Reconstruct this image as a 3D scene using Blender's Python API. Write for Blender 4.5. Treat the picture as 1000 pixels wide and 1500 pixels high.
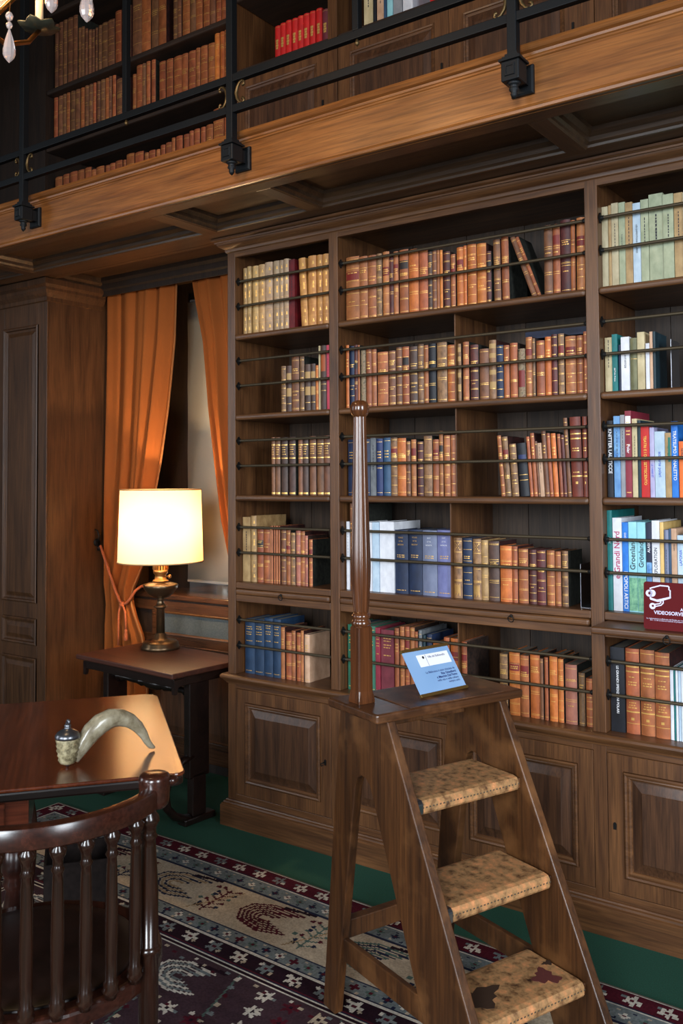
import bpy, bmesh, math, random
import numpy as np
from mathutils import Vector, Matrix
R = math.radians
random.seed(7)
for o in list(bpy.data.objects): bpy.data.objects.remove(o)
scene = bpy.context.scene
col = scene.collection

# ------------------------------------------------------------ camera
YAW, PITCH, ROLL = 0.6207, 0.0380, -0.0065
CAM = Vector((2.847, -3.083, 1.55))
_c, _s = math.cos(YAW), math.sin(YAW)
fw = Vector((-_s*math.cos(PITCH), _c*math.cos(PITCH), math.sin(PITCH)))
r0 = Vector((_c, _s, 0)); u0 = r0.cross(fw)
rt = r0*math.cos(ROLL) + u0*math.sin(ROLL); up = -r0*math.sin(ROLL) + u0*math.cos(ROLL)
cd = bpy.data.cameras.new('camera'); cam = bpy.data.objects.new('camera', cd); col.objects.link(cam)
cd.sensor_fit = 'VERTICAL'; cd.sensor_height = 36.0; cd.sensor_width = 24.0
cd.lens = 1328.0/1500.0*36.0; cd.shift_y = -(750-652.4)/1500.0; cd.clip_start = 0.05
cam.matrix_world = Matrix(((rt.x, up.x, -fw.x, CAM.x), (rt.y, up.y, -fw.y, CAM.y), (rt.z, up.z, -fw.z, CAM.z), (0, 0, 0, 1)))
scene.camera = cam

# ------------------------------------------------------------ world, daylight, exposure
w = bpy.data.worlds.new('world'); scene.world = w; w.use_nodes = True
w.node_tree.nodes['Background'].inputs[0].default_value = (0.75, 0.86, 1.0, 1)
w.node_tree.nodes['Background'].inputs[1].default_value = 0.05
vs = scene.view_settings; vs.view_transform = 'Standard'; vs.look = 'None'; vs.gamma = 1.0; vs.use_curve_mapping = False
vs.exposure = -0.18
def area(name, loc, tgt, sx, sy, power, colr, spread=180):
    l = bpy.data.lights.new(name, 'AREA'); l.shape = 'RECTANGLE'; l.size = sx; l.size_y = sy; l.energy = power; l.color = colr; l.spread = R(spread)
    o = bpy.data.objects.new(name, l); col.objects.link(o); o.location = loc
    o.rotation_euler = (Vector(tgt)-Vector(loc)).to_track_quat('-Z', 'Y').to_euler(); return o
DAY = (0.86, 0.93, 1.0)
area('daylight_window_behind', (3.6, -6.4, 2.2), (1.5, 0, 0.55), 1.4, 2.6, 84, DAY, 84)
area('daylight_window_left', (0.2, -6.6, 2.2), (1.3, 0, 0.55), 1.3, 2.6, 32, DAY, 84)
area('daylight_window_right', (6.4, -2.9, 2.2), (1.4, -0.2, 0.55), 1.3, 2.6, 64, DAY, 84)
area('daylight_window_far_left', (-3.9, -4.6, 2.2), (0.6, -0.2, 0.6), 1.3, 2.6, 14, DAY, 84)
area('daylight_outside_blind', (-0.667, 1.7, 1.5), (-0.667, 0.7, 1.3), 1.0, 1.6, 60, (0.9, 0.95, 1.0))

# ------------------------------------------------------------ materials
def lin(c): return tuple((v/12.92 if v <= .04045 else ((v+.055)/1.055)**2.4) for v in [x/255 for x in c]) + (1,)
MATS = {}
def nt(name):
    m = bpy.data.materials.new(name); m.use_nodes = True; n = m.node_tree; b = n.nodes['Principled BSDF']; MATS[name] = m
    return m, n, b
def plain(name, c, rough=.5, metal=0, coat=0, spec=.5, emit=None, es=0, alpha=None, trans=0):
    m, n, b = nt(name)
    b.inputs['Base Color'].default_value = lin(c); b.inputs['Roughness'].default_value = rough; b.inputs['Metallic'].default_value = metal
    b.inputs['Coat Weight'].default_value = coat; b.inputs['Specular IOR Level'].default_value = spec
    b.inputs['Transmission Weight'].default_value = trans
    if emit: b.inputs['Emission Color'].default_value = lin(emit); b.inputs['Emission Strength'].default_value = es
    return m
def L(n, a, i, b, j): n.links.new(a.outputs[i], b.inputs[j])
def ramp(n, stops):
    r = n.nodes.new('ShaderNodeValToRGB'); e = r.color_ramp.elements
    while len(e) < len(stops): e.new(.5)
    for k, (p, c) in enumerate(stops): e[k].position = p; e[k].color = c
    return r
def wood(name, c1, c2, axis='z', sc=1.0, rough=.42, coat=.10, bump=.15, worn=None, vary=0.0):
    m, n, b = nt(name)
    tc = n.nodes.new('ShaderNodeTexCoord'); mp = n.nodes.new('ShaderNodeMapping')
    s = {'x': (1.3, 16, 16), 'y': (16, 1.3, 16), 'z': (16, 16, 1.3)}[axis]
    mp.inputs['Scale'].default_value = [v*sc for v in s]; L(n, tc, 'Object', mp, 'Vector')
    n1 = n.nodes.new('ShaderNodeTexNoise'); n1.inputs['Scale'].default_value = 1.6; n1.inputs['Detail'].default_value = 5; n1.inputs['Roughness'].default_value = .62; n1.inputs['Distortion'].default_value = .6
    L(n, mp, 0, n1, 'Vector')
    mp2 = n.nodes.new('ShaderNodeMapping'); mp2.inputs['Scale'].default_value = [v*sc*5 if v > 2 else v*sc*2.2 for v in s]; L(n, tc, 'Object', mp2, 'Vector')
    n2 = n.nodes.new('ShaderNodeTexNoise'); n2.inputs['Scale'].default_value = 2.2; n2.inputs['Detail'].default_value = 3; L(n, mp2, 0, n2, 'Vector')
    r1 = ramp(n, [(.30, lin(c2)), (.72, lin(c1))]); L(n, n1, 'Fac', r1, 'Fac')
    r2 = ramp(n, [(.35, (.55, .55, .55, 1)), (.60, (1, 1, 1, 1))]); L(n, n2, 'Fac', r2, 'Fac')
    mx = n.nodes.new('ShaderNodeMix'); mx.data_type = 'RGBA'; mx.blend_type = 'MULTIPLY'; mx.inputs[0].default_value = .8
    L(n, r1, 'Color', mx, 6); L(n, r2, 'Color', mx, 7)
    out = (mx, 2)
    if worn:
        n3 = n.nodes.new('ShaderNodeTexNoise'); n3.inputs['Scale'].default_value = 7; n3.inputs['Detail'].default_value = 6; L(n, tc, 'Object', n3, 'Vector')
        r3 = ramp(n, [(.52, (0, 0, 0, 1)), (.72, (1, 1, 1, 1))]); L(n, n3, 'Fac', r3, 'Fac')
        m3 = n.nodes.new('ShaderNodeMix'); m3.data_type = 'RGBA'; m3.inputs[7].default_value = lin(worn)
        L(n, r3, 'Color', m3, 0); L(n, mx, 2, m3, 6); out = (m3, 2)
    if vary:
        oi = n.nodes.new('ShaderNodeObjectInfo'); mr = n.nodes.new('ShaderNodeMapRange'); mr.inputs[3].default_value = 1-vary; mr.inputs[4].default_value = 1+vary
        L(n, oi, 'Random', mr, 0); hs = n.nodes.new('ShaderNodeHueSaturation'); L(n, mr, 0, hs, 'Value'); n.links.new(out[0].outputs[out[1]], hs.inputs['Color']); out = (hs, 0)
    n.links.new(out[0].outputs[out[1]], b.inputs['Base Color'])
    b.inputs['Roughness'].default_value = rough; b.inputs['Coat Weight'].default_value = coat; b.inputs['Coat Roughness'].default_value = .25
    bp = n.nodes.new('ShaderNodeBump'); bp.inputs['Strength'].default_value = bump; bp.inputs['Distance'].default_value = .002
    L(n, n2, 'Fac', bp, 'Height'); L(n, bp, 0, b, 'Normal')
    return m
def mottle(name, stops, scale=12, rough=.6, detail=6, bump=.2, vary=0.0, hue=0.0, stretch=(1, 1, 1), coat=0.0, spec=.5):
    m, n, b = nt(name)
    tc = n.nodes.new('ShaderNodeTexCoord'); mp = n.nodes.new('ShaderNodeMapping'); mp.inputs['Scale'].default_value = stretch; L(n, tc, 'Object', mp, 'Vector')
    n1 = n.nodes.new('ShaderNodeTexNoise'); n1.inputs['Scale'].default_value = scale; n1.inputs['Detail'].default_value = detail; n1.inputs['Roughness'].default_value = .6
    if vary:
        oi0 = n.nodes.new('ShaderNodeObjectInfo'); va = n.nodes.new('ShaderNodeVectorMath'); va.operation = 'ADD'
        mu = n.nodes.new('ShaderNodeMath'); mu.operation = 'MULTIPLY'; mu.inputs[1].default_value = 37.0; L(n, oi0, 'Random', mu, 0)
        L(n, mp, 0, va, 0); L(n, mu, 0, va, 1); L(n, va, 0, n1, 'Vector')
    else: L(n, mp, 0, n1, 'Vector')
    r1 = ramp(n, [(p, lin(c)) for p, c in stops]); L(n, n1, 'Fac', r1, 'Fac')
    if vary or hue:
        oi = n.nodes.new('ShaderNodeObjectInfo'); mr = n.nodes.new('ShaderNodeMapRange'); mr.inputs[3].default_value = 1-vary; mr.inputs[4].default_value = 1+vary
        L(n, oi, 'Random', mr, 0); hs = n.nodes.new('ShaderNodeHueSaturation'); L(n, mr, 0, hs, 'Value')
        if hue:
            ml = n.nodes.new('ShaderNodeMath'); ml.operation = 'MULTIPLY'; ml.inputs[1].default_value = 7.31; L(n, oi, 'Random', ml, 0)
            fr = n.nodes.new('ShaderNodeMath'); fr.operation = 'FRACT'; L(n, ml, 0, fr, 0)
            m2 = n.nodes.new('ShaderNodeMapRange'); m2.inputs[3].default_value = .5-hue; m2.inputs[4].default_value = .5+hue; L(n, fr, 0, m2, 0); L(n, m2, 0, hs, 'Hue')
        L(n, r1, 'Color', hs, 'Color'); L(n, hs, 'Color', b, 'Base Color')
    else: L(n, r1, 'Color', b, 'Base Color')
    b.inputs['Roughness'].default_value = rough; b.inputs['Coat Weight'].default_value = coat; b.inputs['Specular IOR Level'].default_value = spec
    bp = n.nodes.new('ShaderNodeBump'); bp.inputs['Strength'].default_value = bump; bp.inputs['Distance'].default_value = .002; L(n, n1, 'Fac', bp, 'Height'); L(n, bp, 0, b, 'Normal')
    return m

OAK1, OAK2 = (118, 78, 45), (76, 46, 26)
oak_z = wood('oak_upright_grain', OAK1, OAK2, 'z')
oak_x = wood('oak_lengthwise_grain', OAK1, OAK2, 'x')
oak_y = wood('oak_cross_grain', OAK1, OAK2, 'y')
oak_panel = wood('oak_panel_grain', (98, 64, 41), (56, 35, 23), 'z', 1.3)
oak_back = wood('oak_back_board', (80, 61, 46), (48, 36, 27), 'z', 1.1, rough=.6, coat=0, vary=.25)
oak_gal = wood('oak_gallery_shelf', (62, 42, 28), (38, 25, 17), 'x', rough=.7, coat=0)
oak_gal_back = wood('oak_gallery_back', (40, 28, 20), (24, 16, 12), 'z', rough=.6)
oak_fascia = wood('oak_fascia', (166, 106, 52), (122, 72, 32), 'x', .9, rough=.38, coat=.2)
pier_wood = wood('pier_oak', (98, 64, 38), (64, 40, 23), 'z')
maho = wood('mahogany', (112, 52, 30), (62, 24, 16), 'x', .7, rough=.16, coat=.6, bump=.03)
maho_z = wood('mahogany_turned', (104, 50, 32), (62, 26, 18), 'z', .7, rough=.22, coat=.5, bump=.03)
maho_chair = wood('chair_mahogany', (70, 35, 24), (40, 19, 13), 'x', .7, rough=.2, coat=.5, bump=.03)
maho_cz = wood('chair_mahogany_turned', (54, 29, 17), (31, 16, 10), 'z', .7, rough=.2, coat=.45, bump=.03)
ebon = wood('ebonised_wood', (40, 24, 19), (22, 14, 12), 'x', .8, rough=.3, coat=.25, bump=.04)
maho_d = wood('dark_mahogany', (62, 30, 22), (34, 17, 13), 'x', .8, rough=.28, coat=.3, bump=.05)
tabletop = wood('side_table_top', (88, 48, 34), (60, 30, 22), 'x', .7, rough=.42, coat=.15, bump=.05)
dark_wood = wood('dark_stained_wood', (52, 36, 25), (30, 20, 14), 'z', rough=.6, coat=0)
walnut = wood('ladder_walnut', (102, 62, 30), (52, 29, 13), 'z', .8, rough=.42, coat=.08, worn=(116, 76, 42))
walnut_x = wood('ladder_walnut_platform', (92, 55, 29), (48, 27, 14), 'y', .8, rough=.35, coat=.3, worn=(128, 84, 52))
pole_wood = wood('ladder_pole_wood', (108, 62, 33), (64, 34, 18), 'z', .8, rough=.14, coat=.6, bump=0)
iron = plain('black_iron', (30, 33, 36), .5, .6)
bronze = plain('bronze_rod', (84, 74, 58), .5, .7)
darkiron = plain('dark_bracket_iron', (24, 23, 22), .55, .5)
scrollm = plain('scroll_bronze', (112, 92, 60), .45, .8)
brass = plain('aged_brass', (122, 96, 66), .32, .9)
pewter = plain('pewter', (120, 122, 128), .3, .9)
steel = plain('worn_steel', (170, 172, 180), .28, 1.0)
gilt = plain('gilt_tooling', (226, 178, 98), .35, .45)
paper = plain('page_edges', (118, 112, 100), .9)
whitem = plain('white_print', (236, 236, 240), .6)
darkm = plain('dark_print', (34, 36, 48), .6)

# ------------------------------------------------------------ builders
def tag(o, label=None, cat=None, group=None, kind=None):
    if label: o['label'] = label
    if cat: o['category'] = cat
    if group: o['group'] = group
    if kind: o['kind'] = kind
    return o
def empty(name, loc=(0, 0, 0), rz=0, parent=None):
    o = bpy.data.objects.new(name, None); col.objects.link(o); o.location = loc; o.rotation_euler = (0, 0, rz); o.empty_display_size = .05
    if parent: o.parent = parent
    return o
class MB:
    def __init__(s): s.v = []; s.f = []
    def add(s, vs, fs):
        k = len(s.v); s.v += [tuple(p) for p in vs]; s.f += [tuple(i+k for i in f) for f in fs]; return s
    def box(s, x0, x1, y0, y1, z0, z1):
        vs = [(x, y, z) for z in (z0, z1) for y in (y0, y1) for x in (x0, x1)]
        return s.add(vs, [(0, 2, 3, 1), (4, 5, 7, 6), (0, 1, 5, 4), (2, 6, 7, 3), (0, 4, 6, 2), (1, 3, 7, 5)])
    def prism(s, pts, d, fn):          # outline pts (a,b), extruded 0..d ; fn(a,b,t)->xyz
        n = len(pts); vs = [fn(a, b, 0) for a, b in pts] + [fn(a, b, d) for a, b in pts]
        return s.add(vs, [tuple(range(n))[::-1], tuple(range(n, 2*n))] + [(i, (i+1) % n, n+(i+1) % n, n+i) for i in range(n)])
    def lathe(s, prof, n=20, c=(0, 0, 0), axis='z', a0=0.0):
        vs = []; fs = []
        for (r, z) in prof:
            for k in range(n):
                a = a0+2*math.pi*k/n; x, y = r*math.cos(a), r*math.sin(a)
                p = {'z': (x, y, z), 'x': (z, x, y), 'y': (x, z, y)}[axis]
                vs.append((p[0]+c[0], p[1]+c[1], p[2]+c[2]))
        m = len(prof)
        for i in range(m-1):
            for k in range(n):
                fs.append((i*n+k, i*n+(k+1) % n, (i+1)*n+(k+1) % n, (i+1)*n+k))
        fs.append(tuple(range(n))[::-1]); fs.append(tuple(range((m-1)*n, m*n)))
        return s.add(vs, fs)
    def tube(s, pts, rad, n=8, closed=False, flat=None):
        pts = [Vector(p) for p in pts]; m = len(pts)
        rad = rad if isinstance(rad, (list, tuple)) else [rad]*m
        vs = []; fs = []; prev = None
        for i, p in enumerate(pts):
            a = pts[(i-1) % m] if (closed or i) else p; b = pts[(i+1) % m] if (closed or i < m-1) else p
            t = (b-a).normalized()
            if prev is None:
                h = Vector((0, 0, 1)) if abs(t.z) < .9 else Vector((1, 0, 0)); nx = t.cross(h).normalized()
            else: nx = (prev - t*prev.dot(t)).normalized()
            prev = nx; ny = t.cross(nx)
            for k in range(n):
                an = 2*math.pi*k/n; vs.append(p + nx*math.cos(an)*rad[i]*(flat[0] if flat else 1) + ny*math.sin(an)*rad[i]*(flat[1] if flat else 1))
        for i in range(m if closed else m-1):
            j = (i+1) % m
            for k in range(n): fs.append((i*n+k, i*n+(k+1) % n, j*n+(k+1) % n, j*n+k))
        if not closed: fs.append(tuple(range(n))[::-1]); fs.append(tuple(range((m-1)*n, m*n)))
        return s.add(vs, fs)
    def loops(s, x0, x1, z0, z1, y, lp, fill=True, fn=None):   # rectangular loops (inset, dy) in a plane facing -Y
        fn = fn or (lambda a, b, t: (a, b, t)); k0 = []
        vs = []; fs = []
        for (i, dy) in lp:
            vs += [fn(x0+i, y+dy, z0+i), fn(x1-i, y+dy, z0+i), fn(x1-i, y+dy, z1-i), fn(x0+i, y+dy, z1-i)]
        for q in range(len(lp)-1):
            for k in range(4): fs.append((q*4+k, q*4+(k+1) % 4, q*4+4+(k+1) % 4, q*4+4+k))
        if fill: q = (len(lp)-1)*4; fs.append((q, q+1, q+2, q+3))
        return s.add(vs, fs)
    def mould(s, prof, x0, x1, y0, yb, left=True, right=False):   # profile (outward q, z) swept round the front of a case
        m = len(prof); vs = []; fs = []; cols = []
        if left: cols.append(lambda q: (x0-q, yb))
        cols.append((lambda q: (x0-q, y0-q)) if left else (lambda q: (x0, y0-q)))
        cols.append((lambda q: (x1+q, y0-q)) if right else (lambda q: (x1, y0-q)))
        if right: cols.append(lambda q: (x1+q, yb))
        for c in cols:
            for (q, z) in prof: x, y = c(q); vs.append((x, y, z))
        for i in range(len(cols)-1):
            for k in range(m-1): fs.append((i*m+k, (i+1)*m+k, (i+1)*m+k+1, i*m+k+1))
        fs.append(tuple(range(m))); fs.append(tuple(range((len(cols)-1)*m, len(cols)*m))[::-1])
        return s.add(vs, fs)
    def build(s, name, mat, parent=None, smooth=False, bev=0, seg=2, sub=0, loc=None, solid=0):
        me = bpy.data.meshes.new(name); me.from_pydata(s.v, [], s.f); me.update()
        bm = bmesh.new(); bm.from_mesh(me); bmesh.ops.recalc_face_normals(bm, faces=bm.faces); bm.to_mesh(me); bm.free()
        if smooth:
            for p in me.polygons: p.use_smooth = True
        o = bpy.data.objects.new(name, me); col.objects.link(o)
        if mat: me.materials.append(mat)
        if parent: o.parent = parent
        if loc: o.location = loc
        if solid: md = o.modifiers.new('thickness', 'SOLIDIFY'); md.thickness = solid; md.offset = 0
        if bev: md = o.modifiers.new('bevel', 'BEVEL'); md.width = bev; md.segments = seg; md.limit_method = 'ANGLE'; md.angle_limit = R(40)
        if sub: md = o.modifiers.new('subdivision', 'SUBSURF'); md.levels = sub; md.render_levels = sub
        return o
def autosmooth(o, ang=40):
    bm = bmesh.new(); bm.from_mesh(o.data)
    for f in bm.faces: f.smooth = True
    for e in bm.edges:
        if len(e.link_faces) == 2 and e.calc_face_angle(0) > R(ang): e.smooth = False
    bm.to_mesh(o.data); bm.free(); return o
def dup(o, parent=None, **kw):
    c = o.copy(); col.objects.link(c); c.parent = parent
    for k, v in kw.items(): setattr(c, k, v)
    return c
_txt = {}
def text_mesh(sv, size=1.0, align='CENTER', bold=0.0):
    key = (sv, align, bold)
    if key not in _txt:
        cu = bpy.data.curves.new('t', 'FONT'); cu.body = sv; cu.size = 1.0; cu.align_x = align; cu.align_y = 'CENTER'; cu.resolution_u = 3; cu.offset = bold
        ob = bpy.data.objects.new('t', cu); col.objects.link(ob); bpy.context.view_layer.update()
        me = ob.to_mesh(); _txt[key] = ([tuple(v.co) for v in me.vertices], [tuple(p.vertices) for p in me.polygons])
        ob.to_mesh_clear(); bpy.data.objects.remove(ob); bpy.data.curves.remove(cu)
    return _txt[key]
def text_part(name, sv, fn, mat, parent, align='CENTER', bold=0.0):
    vs, fs = text_mesh(sv, 1, align, bold)
    if not vs: return None
    mb = MB(); mb.add([fn(v[0], v[1]) for v in vs], fs)
    return mb.build(name, mat, parent)

# ------------------------------------------------------------ floor, walls, ceiling
carpet = mottle('green_carpet', [(.3, (8, 58, 42)), (.7, (16, 80, 60))], 260, .95, 2, .5)
floor = MB().box(-4.5, 8, -8, 2.2, -.05, 0).build('floor', carpet); tag(floor, 'dark green fitted carpet covering the floor', kind='structure')

# pier beside the window niche with three raised panels
PX = -1.335
wl = empty('wall_left', (PX, 0, 0)); tag(wl, 'oak panelled pier beside the curtained window niche', kind='structure')
def wlb(mb, name, mat, **k):
    o = mb.build(name, mat, None, **k); o.parent = wl; o.matrix_parent_inverse = Matrix.Translation((-PX, 0, 0)); return o
wlb(MB().box(-4.5, PX, .012, 1.05, 0, 2.70), 'pier_core', pier_wood)
def pier_frame(x0, x1):
    zs = [0, .16, .585, .665, .795, .895, 2.42, 2.56]
    for a, b in ((0, .14), (.585, .655), (.80, .885), (2.42, 2.56)):
        wlb(MB().box(x0+.085, x1-.075, 0, .012, a, b), 'panel_rail', oak_x if False else pier_wood, bev=.002)
    for a, b in ((x0, x0+.085), (x1-.075, x1)):
        wlb(MB().box(a, b, 0, .012, 0, 2.56), 'panel_stile', pier_wood, bev=.002)
    for a, b in ((.14, .585), (.655, .80), (.885, 2.42)):
        mb = MB().loops(x0+.085, x1-.075, a, b, 0, [(0, -.006), (.006, -.010), (.014, -.008), (.018, .004), (.026, .006), (.03, .006), (.052, -.002)])
        wlb(mb, 'raised_panel', pier_wood)
pier_frame(-1.81, PX); pier_frame(-2.36, -1.85)
wlb(MB().mould([(0, 2.54), (.008, 2.545), (.008, 2.565), (.022, 2.585), (.03, 2.60), (.03, 2.615), (.045, 2.63), (.045, 2.66), (0, 2.66)], -4.5, PX, 0, .38, left=False, right=True), 'pier_cornice', pier_wood)
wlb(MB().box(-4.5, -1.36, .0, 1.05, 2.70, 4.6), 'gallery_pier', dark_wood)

# back wall of the niche round the window
wb = empty('wall_back', (0, .75, 0)); tag(wb, 'dark timber back wall of the niche around the window', kind='structure')
def wbb(mb, name, mat, **k):
    o = mb.build(name, mat, None, **k); o.parent = wb; o.matrix_parent_inverse = Matrix.Translation((0, -.75, 0)); return o
wbb(MB().box(-1.34, -.985, .74, 1.05, 0, 2.75), 'window_jamb', dark_wood)
wbb(MB().box(-.36, 0.01, .74, 1.05, 0, 2.75), 'window_jamb', dark_wood)
wbb(MB().box(-.985, -.36, .74, 1.05, 0, .893), 'wall_under_window', dark_wood)
wbb(MB().box(-.985, -.36, .74, 1.05, 2.62, 2.75), 'window_lintel', dark_wood)
wbb(MB().box(0.0, 8, .42, .5, 0, 4.6), 'wall_behind_bookcase', dark_wood)
wbb(MB().box(-1.36, 0.0, .42, .5, 2.75, 4.6), 'wall_behind_gallery', dark_wood)

win = empty('window_1', (-.667, .95, .92)); tag(win, 'window with a pale closed roller blind between orange curtains', kind='structure')
def wnb(mb, name, mat, **k):
    o = mb.build(name, mat, None, **k); o.parent = win; o.matrix_parent_inverse = Matrix.Translation((.667, -.95, -.92)); return o
winpaint = plain('window_paint', (190, 186, 176), .5)
for a, b, c, d in ((-.97, -.92, .93, 2.62), (-.41, -.36, .93, 2.62), (-.92, -.41, .93, .965), (-.92, -.41, 2.57, 2.62), (-.68, -.655, .97, 2.57), (-.92, -.68, 1.72, 1.76), (-.655, -.41, 1.72, 1.76)):
    wnb(MB().box(a, b, .95, .99, c, d), 'window_frame', winpaint, bev=.004)
pane_m, n_, b_ = nt('window_glass'); b_.inputs['Base Color'].default_value = lin((230, 240, 245)); b_.inputs['Roughness'].default_value = .03
tp = n_.nodes.new('ShaderNodeBsdfTransparent'); ms = n_.nodes.new('ShaderNodeMixShader'); ms.inputs[0].default_value = .92
n_.links.new(b_.outputs[0], ms.inputs[1]); n_.links.new(tp.outputs[0], ms.inputs[2]); n_.links.new(ms.outputs[0], n_.nodes['Material Output'].inputs[0])
for a, b in ((-.92, -.68), (-.655, -.41)):
    for c, d in ((.97, 1.72), (1.76, 2.57)):
        wnb(MB().box(a, b, .967, .971, c, d), 'pane', pane_m)
blind_m, n_, b_ = nt('blind_fabric')
b_.inputs['Base Color'].default_value = lin((206, 198, 180)); b_.inputs['Roughness'].default_value = .8
tr = n_.nodes.new('ShaderNodeBsdfTranslucent'); tr.inputs['Color'].default_value = lin((200, 190, 170)); ms = n_.nodes.new('ShaderNodeMixShader'); ms.inputs[0].default_value = .14
n_.links.new(b_.outputs[0], ms.inputs[1]); n_.links.new(tr.outputs[0], ms.inputs[2]); n_.links.new(ms.outputs[0], n_.nodes['Material Output'].inputs[0])
mb = MB(); N = 14
for i in range(N):
    z = .975 + (2.6-.975)*i/(N-1); y = .715 + .002*math.sin(i*1.9)
    mb.v += [(-.975, y, z), (-.35, y+.002*math.sin(i), z)]
mb.f = [(2*i, 2*i+1, 2*i+3, 2*i+2) for i in range(N-1)]
wnb(mb, 'roller_blind', blind_m, smooth=True, solid=.002)
wnb(MB().box(-.975, -.35, .710, .721, .963, .978), 'blind_hem_bar', winpaint, bev=.003)

pel = MB().mould([(0, 2.615), (.004, 2.617), (.004, 2.645), (.014, 2.655), (.014, 2.685), (.026, 2.70), (.026, 2.75), (0, 2.75)], -1.335, 0, .355, .375, left=False)
pel = pel.build('trim_1', dark_wood); tag(pel, 'dark moulded pelmet board above the orange curtains', kind='structure')

# gallery floor with its coffered soffit
ZS = 2.66
ce = empty('ceiling', (0, -.57, ZS)); tag(ce, 'coffered oak soffit and front beam of the book gallery', kind='structure')
def ceb(mb, name, mat, **k):
    o = mb.build(name, mat, None, **k); o.parent = ce; o.matrix_parent_inverse = Matrix.Translation((0, .57, -ZS)); return o
soff = wood('oak_soffit', (92, 66, 44), (58, 40, 26), 'x', rough=.4, coat=.2)
soff_y = wood('oak_soffit_cross', (92, 66, 44), (58, 40, 26), 'y', rough=.4, coat=.2)
X0, X1 = -3.2, 4.2
ceb(MB().box(X0, X1, -.55, .42, 2.735, 2.835), 'gallery_floor_slab', soff)
ceb(MB().box(X0, X1, -.552, -.465, ZS, 2.735), 'front_rail', soff, bev=.002)
ceb(MB().box(X0, X1, -.135, -.0, ZS+.004, 2.735), 'back_rail', soff, bev=.002)
beams = [(-1.92, -1.85), (-1.335, -1.265), (-.015, .065), (.58, .65), (1.70, 1.765), (2.29, 2.36), (3.0, 3.07)]
for a, b in beams: ceb(MB().box(a, b, -.465, -.135, ZS, 2.735), 'cross_beam', soff_y, bev=.002)
for (a, b) in zip(beams[:-1], beams[1:]):
    xa, xb = a[1], b[0]; ya, yb = -.465, -.135
    o = ceb(MB().box(xa, xb, ya, yb, 2.722, 2.735), 'coffer_panel', soff)
    lp = [(0, ZS+.002), (.006, ZS+.004), (.008, ZS+.012), (.016, ZS+.02), (.018, ZS+.034), (.032, ZS+.048), (.034, ZS+.063)]
    mb = MB()
    for (i, z) in lp: mb.v += [(xa+i, ya+i, z), (xb-i, ya+i, z), (xb-i, yb-i, z), (xa+i, yb-i, z)]
    for q in range(len(lp)-1):
        for k in range(4): mb.f.append((q*4+k, q*4+(k+1) % 4, q*4+4+(k+1) % 4, q*4+4+k))
    ceb(mb, 'coffer_moulding', soff)
# niche ceiling
ceb(MB().box(-1.335, 0, 0, .75, 2.722, 2.74), 'niche_panel', soff)
mb = MB()
lp = [(0, ZS+.004), (.03, ZS+.004), (.034, ZS+.014), (.048, ZS+.03), (.05, ZS+.06)]
for (i, z) in lp: mb.v += [(-1.335+i, 0+i, z), (0-i, 0+i, z), (0-i, .42-i*.3, z), (-1.335+i, .42-i*.3, z)]
for q in range(len(lp)-1):
    for k in range(4): mb.f.append((q*4+k, q*4+(k+1) % 4, q*4+4+(k+1) % 4, q*4+4+k))
ceb(mb, 'niche_moulding', soff)
ceb(MB().mould([(0, ZS-.002), (.004, ZS-.004), (.010, ZS-.002), (.012, ZS+.006), (.008, ZS+.014), (.004, ZS+.018), (.004, 2.812), (.008, 2.815), (.008, 2.82), (.012, 2.823), (.014, 2.83), (.026, 2.834), (.032, 2.843), (.030, 2.853), (.02, 2.858), (-.02, 2.858), (-.02, ZS-.002)], X0, X1, -.556, 0, left=False), 'fascia', oak_fascia)
ceb(MB().box(X0, X1, -.555, .42, 2.835, 2.856), 'gallery_floor_boards', oak_x)
ceb(MB().box(-4.5, 8, -8, .5, 4.6, 4.65), 'upper_ceiling', soff)

# ------------------------------------------------------------ the big bookcase
SH = {'1': 2.2175, '2': 1.8502, '3': 1.4833, '4': 1.0897, '5': .6745}
UP = [(0, .0465), (.581, .628), (1.7036, 1.7505), (2.286, 2.333)]
BAYS = {'L': (.0465, .581), 'M': (.628, 1.7036), 'R': (1.7505, 2.286)}
bc = empty('bookcase', (0, 0, 0)); tag(bc, 'tall built-in oak bookcase with three bays and panelled cupboards below', 'bookcase')
for a, b in UP: MB().box(a, b, 0, .40, .675, 2.605).build('upright', oak_z, bc, bev=.0025)
MB().box(0, 2.333, 0.0005, .025, 2.577, 2.62).build('top_rail', oak_x, bc, bev=.002)
MB().box(0, 2.333, .025, .40, 2.60, 2.64).build('top_board', oak_x, bc)
autosmooth(MB().mould([(0, 2.60), (.006, 2.604), (.008, 2.612), (.008, 2.616), (.014, 2.62), (.026, 2.626), (.034, 2.634), (.036, 2.640), (.042, 2.641), (.044, 2.647), (.050, 2.649), (.055, 2.653), (.055, 2.661), (0, 2.661)], 0, 2.333, 0, .32, True, True).build('cornice', oak_x, bc), 30)
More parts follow.
